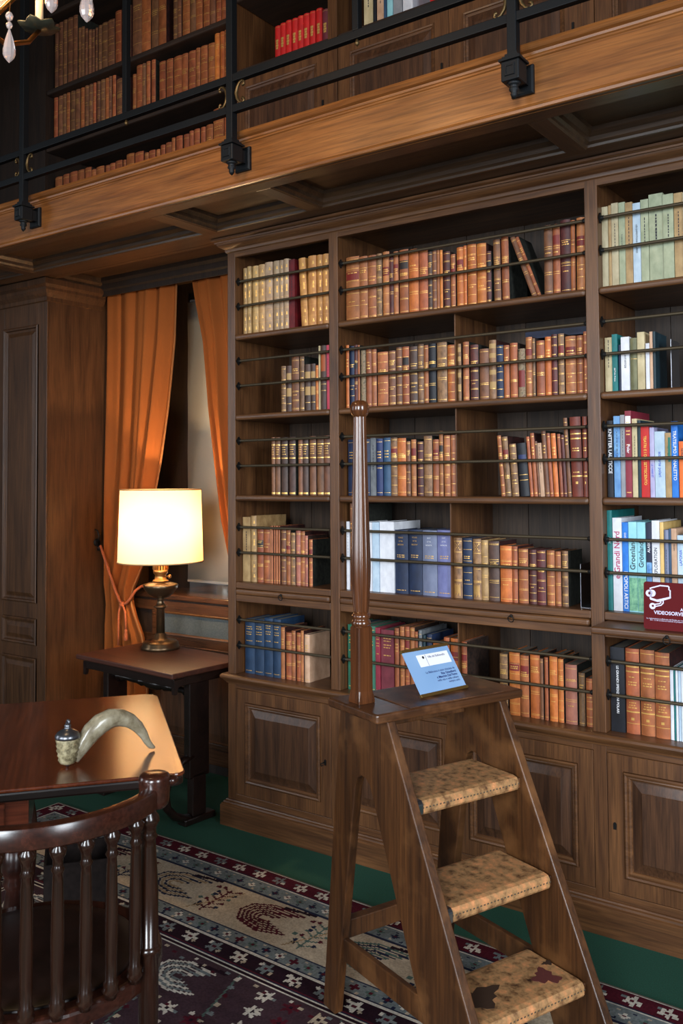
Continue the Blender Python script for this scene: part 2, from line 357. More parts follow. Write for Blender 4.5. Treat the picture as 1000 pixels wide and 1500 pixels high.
for bay, (a, b) in BAYS.items():
    for s in '123':
        z = SH[s]
        MB().box(a+.0008, b-.0008, -.006, .395, z-.026, z).build('shelf', oak_x, bc, bev=.010, seg=3)
    MB().box(a+.0006, b-.0006, .001, .395, 1.062, SH['4']).build('shelf_rail', oak_x, bc, bev=.003)
    MB().box(a+.0006, b-.0006, .002, .395, 1.003, 1.0335).build('runner_rail', oak_x, bc, bev=.003)
    pulled = .15 if bay == 'R' else .008
    po = MB().box(a+.004, b-.004, -pulled, .385-pulled, 1.0345, 1.0605).build('pull_out_shelf', oak_x, bc, bev=.009, seg=3)
    cx = {'L': .321, 'M': 1.408, 'R': 2.005}[bay]; yy = -pulled-.004
    MB().tube([(cx+.011*math.cos(t), yy-.004-.003*math.sin(t), 1.040-.002+.011*math.sin(t)) for t in [k*math.pi/8 for k in range(16)]], .0018, 6, True).build('ring_pull', darkiron, po, smooth=True)
    MB().lathe([(.006, 0), (.006, -.004), (.003, -.007)], 10, (cx, yy+.002, 1.049), 'y').build('ring_mount', darkiron, po, smooth=True)
    # back boards
    n = {'L': 4, 'M': 8, 'R': 4}[bay]
    for k in range(n):
        w_ = (b-a)/n; MB().box(a+k*w_+.001, a+(k+1)*w_-.001, .395+.002*(k % 2), .412, .64, 2.61).build('plank', oak_back, bc)
# thin centre partition of the middle bay
for z0, z1 in ((SH['2'], SH['1']-.026), (SH['3'], SH['2']-.026), (SH['4'], SH['3']-.026), (SH['5'], 1.003)):
    xp = 1.1345 if z0 == SH['4'] else 1.1625; MB().box(xp, xp+.005, .034, .395, z0, z1).build('partition', oak_z, bc)
# retaining rods with spear brackets
for bay, (a, b) in BAYS.items():
    for s in '12345':
        for dz in (.248, .133):
            z = SH[s]+dz-(.004 if s == '5' else 0)
            rod = MB().lathe([(.006, a+.004), (.006, b-.004)], 10, (0, .020, z), 'x').build('retaining_rod', bronze, bc, smooth=False)
            autosmooth(rod)
            mb = MB().prism([(-.016, 0), (0, -.019), (.016, 0), (0, .019)], .006, lambda p, q, t: (a+.0003+t, .020+p, z+q))
            mb.lathe([(.0085, a+.006), (.0075, a+.016), (.005, a+.018)], 10, (0, .020, z), 'x'); mb.build('spear_bracket', darkiron, rod)
            MB().lathe([(.0085, b-.0005), (.0085, b-.010), (.006, b-.014)], 10, (0, .020, z), 'x').build('end_socket', darkiron, rod)
# ledge, cupboards, plinth
autosmooth(MB().mould([(0, .632), (.006, .634), (.008, .641), (.014, .645), (.018, .652), (.024, .654), (.027, .661), (.026, .669), (.02, .675), (0, .675)], 0, 2.333, 0, .32, True, True).build('ledge', oak_x, bc), 30)
MB().box(.002, 2.331, .0, .395, .634, .6745).build('ledge_board', oak_x, bc)
MB().box(0, 2.333, .02, .40, .0, .634).build('cupboard_carcass', oak_z, bc)
for a, b in UP: MB().box(a, b, .0, .022, .11, .634).build('cupboard_stile', oak_z, bc, bev=.0015)
for bay, (a, b) in BAYS.items():
    MB().box(a, b, .0, .022, .612, .634).build('cupboard_top_rail', oak_x, bc, bev=.0015)
    MB().box(a, b, .0, .022, .11, .142).build('cupboard_bottom_rail', oak_x, bc, bev=.0015)
doors = [(.0465, .581, 'r'), (.628, 1.1655, 'r'), (1.1665, 1.7036, 'l'), (1.7505, 2.286, 'l')]
for a, b, ks in doors:
    x0, x1, z0, z1 = a+.0015, b-.0015, .1435, .6105
    d = MB().loops(x0, x1, z0, z1, 0, [(0, .018), (0, .0005), (.0015, -.001), (.054, -.001), (.056, .004)], fill=False).build('cupboard_door', oak_z, bc)
    i = .056
    MB().loops(x0+i, x1-i, z0+i, z1-i, 0, [(0, .002), (.001, -.005), (.006, -.008), (.012, -.006), (.014, -.001), (.018, -.002), (.024, .003), (.026, .008)], fill=False).build('panel_moulding', oak_x, d)
    i = .0815
    MB().loops(x0+i, x1-i, z0+i, z1-i, 0, [(0, .0085), (.004, .008), (.034, -.001), (.036, -.003), (.04, -.003)]).build('raised_panel', oak_panel, d)
    kx = x1-.030 if ks == 'r' else x0+.024
    MB().prism([(-.005, -.012), (.005, -.012), (.006, .004), (.0045, .010), (0, .013), (-.0045, .010), (-.006, .004)], .002, lambda p, q, t: (kx+p, -.0032+t, .368+q)).build('escutcheon', darkiron, d)
    if ks == 'r' and a < .1:
        MB().tube([(kx-.004, -.004, .368), (kx-.004, -.016, .368), (kx-.010, -.019, .366), (kx-.014, -.016, .360), (kx-.010, -.014, .354), (kx-.004, -.015, .360)], .002, 6).build('key', darkiron, d, smooth=True)
autosmooth(MB().mould([(0, 0), (.026, 0), (.026, .088), (.022, .092), (.022, .096), (.016, .099), (.014, .106), (.008, .109), (.006, .114), (0, .116)], 0, 2.333, 0, .32, True, True).build('plinth', oak_x, bc), 30)

# ------------------------------------------------------------ gallery bookcase
gb = empty('gallery_bookcase', (0, 0, 2.86)); tag(gb, 'dark oak bookcase on the gallery above the fascia beam', 'bookcase')
def gbb(mb, name, mat, parent=None, **k):
    o = mb.build(name, mat, None, **k)
    if parent: o.parent = parent
    else: o.parent = gb; o.matrix_parent_inverse = Matrix.Translation((0, 0, -2.86))
    return o
GU = [(-1.36, -1.359), (0, .0465), (.584, .631), (1.7036, 1.7505), (2.286, 2.333)]
for a, b in GU[1:]: gbb(MB().box(a, b, 0, .40, 2.86, 4.5), 'upright', oak_z, bev=.002)
GB = [(-1.359, 0), (.0465, .584), (.631, 1.7036), (1.7505, 2.286)]
for k, (a, b) in enumerate(GB):
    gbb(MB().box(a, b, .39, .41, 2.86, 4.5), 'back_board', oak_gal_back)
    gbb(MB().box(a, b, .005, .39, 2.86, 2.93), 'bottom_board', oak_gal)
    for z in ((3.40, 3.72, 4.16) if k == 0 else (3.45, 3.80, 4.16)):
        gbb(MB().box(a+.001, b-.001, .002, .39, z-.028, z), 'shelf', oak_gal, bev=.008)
    if k:
        nd = 2 if k == 2 else 1
        gbb(MB().box(a, b, .03, .38, 2.93, 3.42), 'cupboard_carcass', oak_z)
        for q in range(nd):
            x0 = a+(b-a)*q/nd+.001; x1 = a+(b-a)*(q+1)/nd-.001
            d = gbb(MB().loops(x0, x1, 2.932, 3.42, 0.006, [(0, .02), (0, .001), (.0015, 0), (.062, 0), (.064, .006)], fill=False), 'cupboard_door', oak_z)
            def sub(mb, nm, mt):
                o = mb.build(nm, mt, d); o.matrix_parent_inverse = d.matrix_parent_inverse @ Matrix.Identity(4); o.matrix_parent_inverse = Matrix.Identity(4); return o
            sub(MB().loops(x0+.062, x1-.062, 2.994, 3.358, .006, [(0, .004), (.004, -.005), (.010, -.003), (.012, .002), (.02, .006)], fill=False), 'panel_moulding', oak_x)
            sub(MB().loops(x0+.08, x1-.08, 3.012, 3.34, .006, [(0, .008), (.03, .001), (.034, 0)]), 'raised_panel', oak_panel)
            sub(MB().box(x1-.034, x1-.026, .001, .006, 3.16, 3.185), 'escutcheon', darkiron)

# ------------------------------------------------------------ gallery railing
YR = -.63
gr = empty('gallery_railing', (.6, YR, 2.70)); tag(gr, 'black iron railing with scrolls along the gallery edge', 'railing')
def grb(mb, name, mat, parent=None, **k):
    o = mb.build(name, mat, None, **k)
    if parent: o.parent = parent
    else: o.parent = gr; o.matrix_parent_inverse = Matrix.Translation((-.6, -YR, -2.70))
    return o
for z, nm in ((2.917, 'lower_rail'), (3.032, 'upper_rail'), (3.78, 'hand_rail')):
    grb(MB().box(-3, 4, YR-.012, YR+.012, z-.014, z+.014), nm, iron, bev=.002)
for x in (-1.9, -.655, .604, 1.730, 2.86):
    po = grb(MB().box(x-.015, x+.015, YR-.015, YR+.015, 2.79, 3.78), 'post', iron, bev=.002)
    b = grb(MB().box(x-.029, x+.029, YR-.029, YR+.029, 2.722, 2.782), 'post_socket', iron, bev=.004)
    mb = MB(); mb.loops(x-.017, x+.017, 2.735, 2.770, YR-.029, [(0, 0), (.002, -.003), (.006, -.003), (.007, -.001)])
    mb.build('socket_panel', iron, b)
    mb = MB().box(x-.034, x+.034, YR-.034, YR+.034, 2.782, 2.789); mb.box(x-.026, x+.026, YR-.026, YR+.026, 2.789, 2.797); mb.box(x-.02, x+.02, YR-.02, YR+.02, 2.797, 2.806)
    mb.build('socket_collar', iron, b)
    mb = MB().lathe([(.022, 2.722), (.016, 2.715), (.012, 2.712), (.015, 2.704), (.015, 2.700), (.009, 2.694), (.011, 2.688), (.008, 2.680), (.002, 2.674)], 14, (x, YR, 0)); mb.build('finial', iron, b, smooth=True)
    mb = MB().box(x-.022, x+.022, YR+.025, -.572, 2.728, 2.774); mb.build('arm', iron, b)
    mb = MB().loops(x-.036, x+.036, 2.705, 2.793, -.561, [(0, 0), (0, -.010), (.006, -.014), (.02, -.014)]); mb.build('wall_plate', iron, b)
    for sg in (-1, 1):
        pts = []
        for k in range(8): t = k/7*math.pi*1.6; pts.append((x+sg*(.046-.0035*k*.55+.009*math.cos(t)), YR, 3.010-.009*math.sin(t)+.001))
        pts = [(x+sg*.052, YR, 2.998), (x+sg*.060, YR, 3.002), (x+sg*.061, YR, 3.011), (x+sg*.052, YR, 3.016), (x+sg*.040, YR, 3.012), (x+sg*.028, YR, 2.996), (x+sg*.022, YR, 2.975), (x+sg*.028, YR, 2.953), (x+sg*.040, YR, 2.938), (x+sg*.052, YR, 2.933), (x+sg*.061, YR, 2.938), (x+sg*.060, YR, 2.947), (x+sg*.052, YR, 2.951)]
        grb(MB().tube(pts, [.006, .005, .004, .004, .005, .006, .007, .006, .005, .004, .004, .005, .006], 8), 'scroll', scrollm, smooth=True)
for x in (-1.28, .028, 1.168, 2.3):
    p = grb(MB().box(x-.0125, x+.0125, YR-.0125, YR+.0125, 3.046, 3.77), 'baluster', iron, bev=.002)
    MB().lathe([(.004, 3.018), (.006, 3.012), (.008, 3.006), (.006, 3.0), (.002, 2.996)], 10, (x, YR, 0)).build('drop_finial', scrollm, p, smooth=True)
BOOKS = [
('1L', 0.056, 0.079, 0.3135, 0.0, 'vel', 'v'),
('1L', 0.08, 0.104, 0.3185, 0.0, 'vel', 'v'),
('1L', 0.109, 0.144, 0.3165, 0.0, 'vel', 'v'),
('1L', 0.145, 0.183, 0.3175, 0.0, 'vel', 'v'),
('1L', 0.184, 0.23, 0.3215, 0.0, 'bei', 'v'),
('1L', 0.236, 0.27, 0.3205, 0.0, 'bei', 'v'),
('1L', 0.271, 0.295, 0.3195, 0.0, 'bei', 'v'),
('1L', 0.296, 0.325, 0.3215, 0.0, 'bei', 'v'),
('1L', 0.327, 0.36, 0.3145, 0.0, 'red', 'p'),
('1L', 0.395, 0.4319, 0.312, 3.1, 'vlo', 'v'),
('1L', 0.435, 0.478, 0.3135, 0.0, 'vlo', 'v'),
('1L', 0.48, 0.51, 0.3125, 0.0, 'vlo', 'v'),
('1L', 0.512, 0.543, 0.3115, 0.0, 'vlo', 'v'),
('1M', 0.635, 0.704, 0.2775, 0.0, 'tan', 'l'),
('1M', 0.705, 0.748, 0.2705, 0.0, 'tan', 'l'),
('1M', 0.75, 0.7916, 0.2685, 0.0, 'tan', 'l'),
('1M', 0.7924, 0.82, 0.2695, 0.0, 'mot', 'l'),
('1M', 0.821, 0.854, 0.2735, 0.0, 'tan', 'l'),
('1M', 0.855, 0.8766, 0.2455, 0.0, 'mar', 'l'),
('1M', 0.8774, 0.901, 0.2655, 0.0, 'tan', 'l'),
('1M', 0.903, 0.946, 0.2685, 0.0, 'rus', 'l'),
('1M', 0.949, 0.995, 0.2625, 0.0, 'org', 'l'),
('1M', 0.996, 1.037, 0.2605, 0.0, 'rus', 'l'),
('1M', 1.038, 1.058, 0.2415, 0.0, 'dbr', 'l'),
('1M', 1.059, 1.0786, 0.2415, 0.0, 'brn', 'l'),
('1M', 1.0794, 1.0916, 0.2425, 0.0, 'tan', 'c'),
('1M', 1.0924, 1.106, 0.2405, 0.0, 'org', 'c'),
('1M', 1.107, 1.137, 0.2305, 0.0, 'mar', 'l'),
('1M', 1.14, 1.1618, 0.2155, 0.0, 'tan', 'l'),
('1M', 1.169, 1.1991, 0.2375, 0.0, 'org', 'l'),
('1M', 1.1999, 1.214, 0.2405, 0.0, 'org', 'l'),
('1M', 1.215, 1.254, 0.2415, 0.0, 'org', 'l'),
('1M', 1.256, 1.296, 0.2385, 0.0, 'org', 'l'),
('1M', 1.297, 1.318, 0.2025, 0.0, 'mar', 'l'),
('1M', 1.327, 1.356, 0.2443, 0.7, 'brn', 'l'),
('1M', 1.36, 1.39, 0.2493, 0.7, 'rus', 'l'),
('1M', 1.485, 1.5047, 0.2537, 20.2, 'brn', 'l'),
('1M', 1.507, 1.521, 0.2523, 20.7, 'rus', 'l'),
('1M', 1.53, 1.563, 0.2624, -0.2, 'brn', 'l'),
('1M', 1.565, 1.593, 0.2615, 0.0, 'rus', 'l'),
('1M', 1.594, 1.633, 0.2725, 0.0, 'mar', 'l'),
('1M', 1.634, 1.651, 0.2645, -0.2, 'rus', 'l'),
('1M', 1.653, 1.684, 0.2703, -0.6, 'tan', 'l'),
('1R', 1.751, 1.773, 0.2915, 0.0, 'pap', 'p'),
('1R', 1.774, 1.7846, 0.2935, 0.0, 'kra', 'p'),
('1R', 1.7854, 1.809, 0.2985, 0.0, 'pap', 'p'),
('1R', 1.81, 1.8326, 0.2975, 0.0, 'sag', 'p'),
('1R', 1.8334, 1.8586, 0.2925, 0.0, 'kra', 'p'),
('1R', 1.8594, 1.886, 0.2855, 0.0, 'ice', 'p'),
('1R', 1.887, 1.914, 0.2925, 0.0, 'sag', 'p'),
('1R', 1.915, 1.9626, 0.3055, 0.0, 'sag', 'p'),
('1R', 1.9634, 1.998, 0.2955, 0.0, 'sag', 'p'),
('1R', 1.999, 2.028, 0.2945, 0.0, 'kra', 'p'),
('1R', 2.029, 2.051, 0.2905, 0.0, 'pap', 'p'),
('2L', 0.277, 0.305, 0.2088, 0.0, 'mot', 'l'),
('2L', 0.306, 0.335, 0.2078, 0.0, 'dbr', 'b'),
('2L', 0.338, 0.38, 0.2448, 0.0, 'brn', 'l'),
('2L', 0.385, 0.41, 0.2438, 0.0, 'mot', 'l'),
('2L', 0.413, 0.444, 0.2058, 0.0, 'dbr', 'b'),
('2L', 0.445, 0.471, 0.2058, 0.0, 'dbr', 'b'),
('2L', 0.474, 0.489, 0.1968, 0.0, 'org', 'l'),
('2L', 0.49, 0.499, 0.2808, 0.0, 'cre', 'p'),
('2L', 0.5, 0.53, 0.2808, 0.0, 'dbr', 'o'),
('2L', 0.536, 0.55, 0.2798, 0.4, 'pin', 'p'),
('2M', 0.635, 0.652, 0.2698, 0.0, 'org', 'c'),
('2M', 0.654, 0.6776, 0.2638, 0.0, 'nav', 'l'),
('2M', 0.6784, 0.695, 0.2668, 0.0, 'mar', 'l'),
('2M', 0.696, 0.707, 0.2648, 0.0, 'tan', 'c'),
('2M', 0.71, 0.734, 0.2418, 0.0, 'gry', 'm'),
('2M', 0.736, 0.764, 0.2438, 0.0, 'rus', 'c'),
('2M', 0.765, 0.789, 0.2418, 0.0, 'tan', 'l'),
('2M', 0.793, 0.845, 0.2258, 0.0, 'tan', 'l'),
('2M', 0.846, 0.88, 0.2268, 0.0, 'brn', 'l'),
('2M', 0.883, 0.912, 0.2388, 0.0, 'brn', 'l'),
('2M', 0.913, 0.946, 0.2378, 0.0, 'rus', 'l'),
('2M', 0.949, 0.985, 0.2348, 0.0, 'dbr', 'l'),
('2M', 0.986, 1.015, 0.2418, 0.0, 'mot', 'l'),
('2M', 1.016, 1.037, 0.2348, 0.0, 'rus', 'l'),
('2M', 1.038, 1.071, 0.2388, 0.0, 'blk', 'l'),
('2M', 1.074, 1.119, 0.2408, 0.0, 'mot', 'l'),
('2M', 1.121, 1.156, 0.2258, 0.0, 'org', 'l'),
('2M', 1.169, 1.185, 0.2258, 0.0, 'mot', 'b'),
('2M', 1.189, 1.216, 0.2318, 0.0, 'tan', 'l'),
('2M', 1.223, 1.258, 0.2168, 0.0, 'mar', 'l'),
('2M', 1.26, 1.3, 0.1978, 0.0, 'brn', 'l'),
('2M', 1.302, 1.332, 0.2278, 0.0, 'mot', 'b'),
('2M', 1.334, 1.362, 0.2048, 0.0, 'nav', 'l'),
('2M', 1.363, 1.386, 0.2028, 0.0, 'rus', 'c'),
('2M', 1.388, 1.419, 0.2088, 0.0, 'rus', 'l'),
('2M', 1.423, 1.45, 0.1838, 0.0, 'cre', 'm'),
('2M', 1.452, 1.478, 0.2248, 0.0, 'tan', 'l'),
('2M', 1.479, 1.491, 0.2178, 0.0, 'mot', 'l'),
('2M', 1.493, 1.526, 0.2078, 0.0, 'rus', 'l'),
('2M', 1.528, 1.553, 0.2188, 0.0, 'org', 'c'),
('2M', 1.555, 1.577, 0.2248, 0.0, 'mar', 'l'),
('2M', 1.58, 1.603, 0.2248, 0.0, 'mot', 'l'),
('2M', 1.606, 1.646, 0.2128, 0.0, 'tan', 'l'),
('2M', 1.648, 1.673, 0.2118, 0.0, 'rus', 'l'),
('2M', 1.675, 1.688, 0.2238, 0.0, 'rus', 'l'),
('2R', 1.753, 1.778, 0.1938, 0.0, 'cre', 'p'),
('2R', 1.779, 1.798, 0.2028, 0.0, 'tea', 't'),
('2R', 1.8, 1.81, 0.1648, 0.0, 'nav', 'p'),
('2R', 1.811, 1.84, 0.1898, 0.0, 'whi', 't'),
('2R', 1.841, 1.866, 0.1838, 0.0, 'oli', 'm'),
('2R', 1.867, 1.892, 0.2018, 0.0, 'cre', 't'),
('2R', 1.895, 1.908, 0.1608, 0.0, 'whi', 'p'),
('2R', 1.909, 1.9196, 0.1998, 0.0, 'pea', 'p'),
('2R', 1.9204, 1.929, 0.1988, 0.0, 'dte', 'p'),
('3L', 0.219, 0.24, 0.2587, 0.0, 'brn', 'g'),
('3L', 0.242, 0.271, 0.2577, 0.0, 'brn', 'g'),
('3L', 0.277, 0.314, 0.2567, 0.0, 'dbr', 'g'),
('3L', 0.323, 0.359, 0.2567, 0.0, 'dbr', 'g'),
('3L', 0.372, 0.397, 0.2547, 0.0, 'brn', 'g'),
('3L', 0.399, 0.43, 0.2557, 0.0, 'dbr', 'g'),
('3L', 0.436, 0.472, 0.2567, 0.0, 'brn', 'g'),
('3L', 0.475, 0.511, 0.2557, 0.0, 'brn', 'g'),
('3L', 0.514, 0.547, 0.2567, 0.0, 'brn', 'g'),
('3M', 0.639, 0.69, 0.2357, 0.0, 'nav', 'c'),
('3M', 0.692, 0.754, 0.2357, 0.0, 'nav', 'c'),
('3M', 0.757, 0.7836, 0.2397, 0.0, 'gry', 'p'),
('3M', 0.7844, 0.816, 0.2347, 0.0, 'blu', 'c'),
('3M', 0.818, 0.853, 0.2387, 0.0, 'ste', 'c'),
('3M', 0.854, 0.886, 0.2367, 0.0, 'mot', 'l'),
('3M', 0.888, 0.929, 0.2337, 0.0, 'org', 'l'),
('3M', 0.931, 0.95, 0.2207, 0.0, 'brn', 'l'),
('3M', 0.952, 0.976, 0.2267, 0.0, 'tan', 'l'),
('3M', 0.981, 1.009, 0.2177, 0.0, 'mar', 'l'),
('3M', 1.012, 1.05, 0.2387, 0.0, 'mot', 'l'),
('3M', 1.053, 1.081, 0.2237, 0.0, 'rus', 'l'),
('3M', 1.083, 1.101, 0.2557, 0.0, 'tan', 'l'),
('3M', 1.103, 1.131, 0.2387, 0.0, 'tan', 'l'),
('3M', 1.133, 1.155, 0.2387, 0.0, 'tan', 'l'),
('3M', 1.347, 1.364, 0.2297, 4.0, 'rus', 'l'),
('3M', 1.365, 1.388, 0.2244, 3.6, 'mot', 'l'),
('3M', 1.391, 1.419, 0.1962, 3.2, 'mot', 'l'),
('3M', 1.424, 1.4609, 0.1979, 4.0, 'blk', 'o'),
('3M', 1.464, 1.477, 0.2217, 3.6, 'rus', 'c'),
('3M', 1.478, 1.494, 0.2346, 3.2, 'rus', 'c'),
('3M', 1.496, 1.506, 0.2038, 3.7, 'brn', 'c'),
('3M', 1.507, 1.522, 0.1966, 3.5, 'pea', 'p'),
('3M', 1.524, 1.541, 0.2406, 3.3, 'brn', 'c'),
('3M', 1.542, 1.556, 0.2316, 3.0, 'rus', 'c'),
('3M', 1.557, 1.576, 0.2305, 2.7, 'org', 'c'),
('3M', 1.579, 1.592, 0.2276, 2.5, 'rus', 'c'),
('3M', 1.594, 1.607, 0.2236, 2.6, 'mar', 'c'),
('3M', 1.608, 1.623, 0.2847, 2.8, 'brn', 'c'),
('3M', 1.625, 1.666, 0.2863, 1.4, 'mah', 'g'),
('3M', 1.668, 1.685, 0.2866, 0.4, 'mah', 'g'),
('3R', 1.755, 1.776, 0.2677, 0.0, 'blk', 't'),
('3R', 1.779, 1.8016, 0.2827, 0.0, 'sky', 'p'),
('3R', 1.8024, 1.819, 0.2857, 0.0, 'lgr', 'p'),
('3R', 1.82, 1.842, 0.2987, 0.0, 'cri', 't'),
('3R', 1.843, 1.861, 0.2707, 0.0, 'cre', 'p'),
('3R', 1.862, 1.873, 0.2647, 0.0, 'dte', 'p'),
('3R', 1.874, 1.902, 0.2417, 0.0, 'sca', 't'),
('3R', 1.903, 1.9186, 0.2387, 0.0, 'lil', 't'),
('3R', 1.9194, 1.9536, 0.2237, 0.0, 'ice', 't'),
('3R', 1.9544, 1.9746, 0.2177, 0.0, 'kra', 't'),
('3R', 1.9754, 1.997, 0.2557, 0.0, 'azu', 't'),
('3R', 1.999, 2.02, 0.1877, 0.0, 'orb', 't'),
('3R', 2.021, 2.042, 0.2037, 0.0, 'whi', 'p'),
('4L', 0.05, 0.094, 0.2923, 0.0, 'kra', 'p'),
('4L', 0.096, 0.129, 0.2993, 0.0, 'vel', 'v'),
('4L', 0.132, 0.169, 0.2383, 0.0, 'rus', 'l'),
('4L', 0.172, 0.21, 0.2403, 0.0, 'rus', 'l'),
('4L', 0.212, 0.222, 0.2533, 0.0, 'tan', 'c'),
('4L', 0.223, 0.232, 0.2553, 0.0, 'tan', 'c'),
('4L', 0.234, 0.244, 0.2563, 0.0, 'rus', 'c'),
('4L', 0.246, 0.2576, 0.2563, 0.0, 'tan', 'c'),
('4L', 0.2584, 0.27, 0.2553, 0.0, 'rus', 'c'),
('4L', 0.272, 0.302, 0.2413, 0.0, 'brn', 'l'),
('4L', 0.305, 0.329, 0.2393, 0.0, 'rus', 'l'),
('4L', 0.331, 0.356, 0.2293, 0.0, 'mot', 'l'),
('4L', 0.357, 0.385, 0.2383, 0.0, 'pnk', 'l'),
('4L', 0.386, 0.41, 0.2363, 0.0, 'rus', 'l'),
('4L', 0.411, 0.427, 0.2183, 0.0, 'pnk', 'l'),
('4L', 0.432, 0.452, 0.2023, 0.0, 'rus', 'l'),
('4M', 0.634, 0.649, 0.2843, 0.0, 'whi', 'p'),
('4M', 0.651, 0.666, 0.3603, 0.0, 'brn', 'c'),
('4M', 0.668, 0.697, 0.3583, 0.0, 'rus', 'c'),
('4M', 0.7, 0.763, 0.2833, 0.0, 'whi', 'p'),
('4M', 0.765, 0.798, 0.2843, 0.0, 'ice', 'p'),
('4M', 0.8, 0.869, 0.2873, 0.0, 'whi', 'p'),
('4M', 0.87, 0.932, 0.2553, 0.0, 'nav', 't'),
('4M', 0.935, 0.997, 0.2583, 0.0, 'nav', 't'),
('4M', 0.999, 1.065, 0.2573, 0.0, 'slg', 't'),
('4M', 1.067, 1.131, 0.2603, 0.0, 'lav', 't'),
('4M', 1.14, 1.177, 0.2323, 0.0, 'mot', 'x'),
('4M', 1.18, 1.22, 0.2323, 0.0, 'nav', 'l'),
('4M', 1.223, 1.259, 0.2303, 0.0, 'mot', 'x'),
('4M', 1.26, 1.288, 0.2273, 0.0, 'vel', 'l'),
('4M', 1.291, 1.335, 0.2243, 0.0, 'dbr', 'l'),
('4M', 1.338, 1.386, 0.2083, 0.0, 'org', 'l'),
('4M', 1.387, 1.409, 0.2083, 0.0, 'rus', 'l'),
('4M', 1.411, 1.45, 0.2003, 0.0, 'rus', 'l'),
('4M', 1.454, 1.483, 0.1983, 0.0, 'mar', 'l'),
('4M', 1.485, 1.52, 0.1983, 0.0, 'mar', 'l'),
('4M', 1.522, 1.553, 0.1983, 0.0, 'rus', 'l'),
('4M', 1.555, 1.577, 0.1953, 0.0, 'tan', 'l'),
('4M', 1.58, 1.604, 0.1983, 0.0, 'mot', 'l'),
('4R', 1.751, 1.768, 0.3473, 0.0, 'tea', 't'),
('4R', 1.769, 1.801, 0.3213, 0.0, 'whi', 't'),
('4R', 1.802, 1.823, 0.3063, 0.0, 'azu', 't'),
('4R', 1.824, 1.854, 0.3083, 0.0, 'cya', 't'),
('4R', 1.855, 1.883, 0.3083, 0.0, 'cya', 't'),
('4R', 1.885, 1.903, 0.3073, 0.0, 'dbl', 't'),
('4R', 1.904, 1.93, 0.3143, 0.0, 'whi', 't'),
('4R', 1.931, 1.9436, 0.3093, 0.0, 'yel', 'p'),
('4R', 1.9444, 1.9596, 0.2843, 0.0, 'slg', 'p'),
('4R', 1.9604, 1.9686, 0.2883, 0.0, 'ste', 'p'),
('4R', 1.9694, 1.987, 0.2893, 0.0, 'pea', 't'),
('4R', 1.988, 2.011, 0.2673, 0.0, 'ice', 't'),
('4R', 2.012, 2.034, 0.2803, 0.0, 'whi', 'p'),
('5L', 0.058, 0.116, 0.2435, 0.0, 'ink', 't'),
('5L', 0.118, 0.174, 0.2485, 0.0, 'ink', 't'),
('5L', 0.176, 0.225, 0.2585, 0.0, 'ink', 't'),
('5L', 0.227, 0.271, 0.2575, 0.0, 'ink', 't'),
('5L', 0.272, 0.295, 0.2255, 0.0, 'tan', 'c'),
('5L', 0.298, 0.331, 0.2045, 0.0, 'rus', 'l'),
('5L', 0.333, 0.355, 0.2155, 0.0, 'tan', 'l'),
('5L', 0.357, 0.383, 0.2085, 0.0, 'rus', 'l'),
('5L', 0.385, 0.401, 0.2205, 0.0, 'tan', 'c'),
('5L', 0.402, 0.431, 0.2055, 0.0, 'pea', 'c'),
('5M', 0.636, 0.667, 0.2695, 0.0, 'grn', 't'),
('5M', 0.67, 0.72, 0.2695, 0.0, 'nav', 'c'),
('5M', 0.724, 0.772, 0.2715, 0.0, 'grn', 'c'),
('5M', 0.777, 0.8, 0.2685, 0.0, 'cri', 't'),
('5M', 0.803, 0.864, 0.2635, 0.0, 'mgn', 't'),
('5M', 0.867, 0.888, 0.2745, 0.0, 'rus', 'c'),
('5M', 0.89, 0.912, 0.2825, 0.0, 'tan', 'l'),
('5M', 0.915, 0.937, 0.2845, 0.0, 'rus', 'l'),
('5M', 0.939, 0.961, 0.2835, 0.0, 'tan', 'l'),
('5M', 0.963, 0.977, 0.2685, 0.0, 'rus', 'l'),
('5M', 0.98, 0.995, 0.2765, 0.0, 'gry', 'c'),
('5M', 0.998, 1.011, 0.2585, 0.0, 'dte', 'c'),
('5M', 1.014, 1.039, 0.2635, 0.0, 'nav', 'c'),
('5M', 1.043, 1.091, 0.2325, 0.0, 'org', 'l'),
('5M', 1.093, 1.118, 0.2585, 0.0, 'rus', 'l'),
('5M', 1.12, 1.16, 0.2575, 0.0, 'org', 'l'),
('5M', 1.169, 1.194, 0.2495, 0.0, 'rus', 'l'),
('5M', 1.329, 1.362, 0.2215, 0.0, 'mot', 'l'),
('5M', 1.369, 1.412, 0.2305, 0.0, 'org', 'l'),
('5M', 1.413, 1.447, 0.2235, 0.0, 'rus', 'l'),
('5M', 1.451, 1.489, 0.2295, 0.0, 'org', 'l'),
('5M', 1.491, 1.504, 0.2195, 0.0, 'brn', 'c'),
('5M', 1.509, 1.523, 0.2265, 0.0, 'rus', 'c'),
('5M', 1.527, 1.558, 0.2325, 0.0, 'org', 'l'),
('5M', 1.56, 1.581, 0.2265, 0.0, 'org', 'l'),
('5M', 1.587, 1.631, 0.2105, 0.0, 'pnk', 'l'),
('5M', 1.637, 1.66, 0.1855, 0.0, 'mot', 'c'),
('5M', 1.662, 1.689, 0.1685, 0.0, 'rus', 'l'),
('5R', 1.754, 1.803, 0.2895, 0.0, 'blk', 't'),
('5R', 1.805, 1.852, 0.2895, 0.0, 'rus', 'g'),
('5R', 1.854, 1.903, 0.2895, 0.0, 'rus', 'g'),
('5R', 1.905, 1.954, 0.2865, 0.0, 'rus', 'g'),
('5R', 1.955, 1.966, 0.2365, 0.0, 'whi', 'p'),
('5R', 1.967, 1.973, 0.2365, 0.0, 'tea', 'p'),
('5R', 1.974, 1.981, 0.2365, 0.0, 'whi', 'p'),
('5R', 1.982, 1.991, 0.2365, 0.0, 'ice', 'p'),
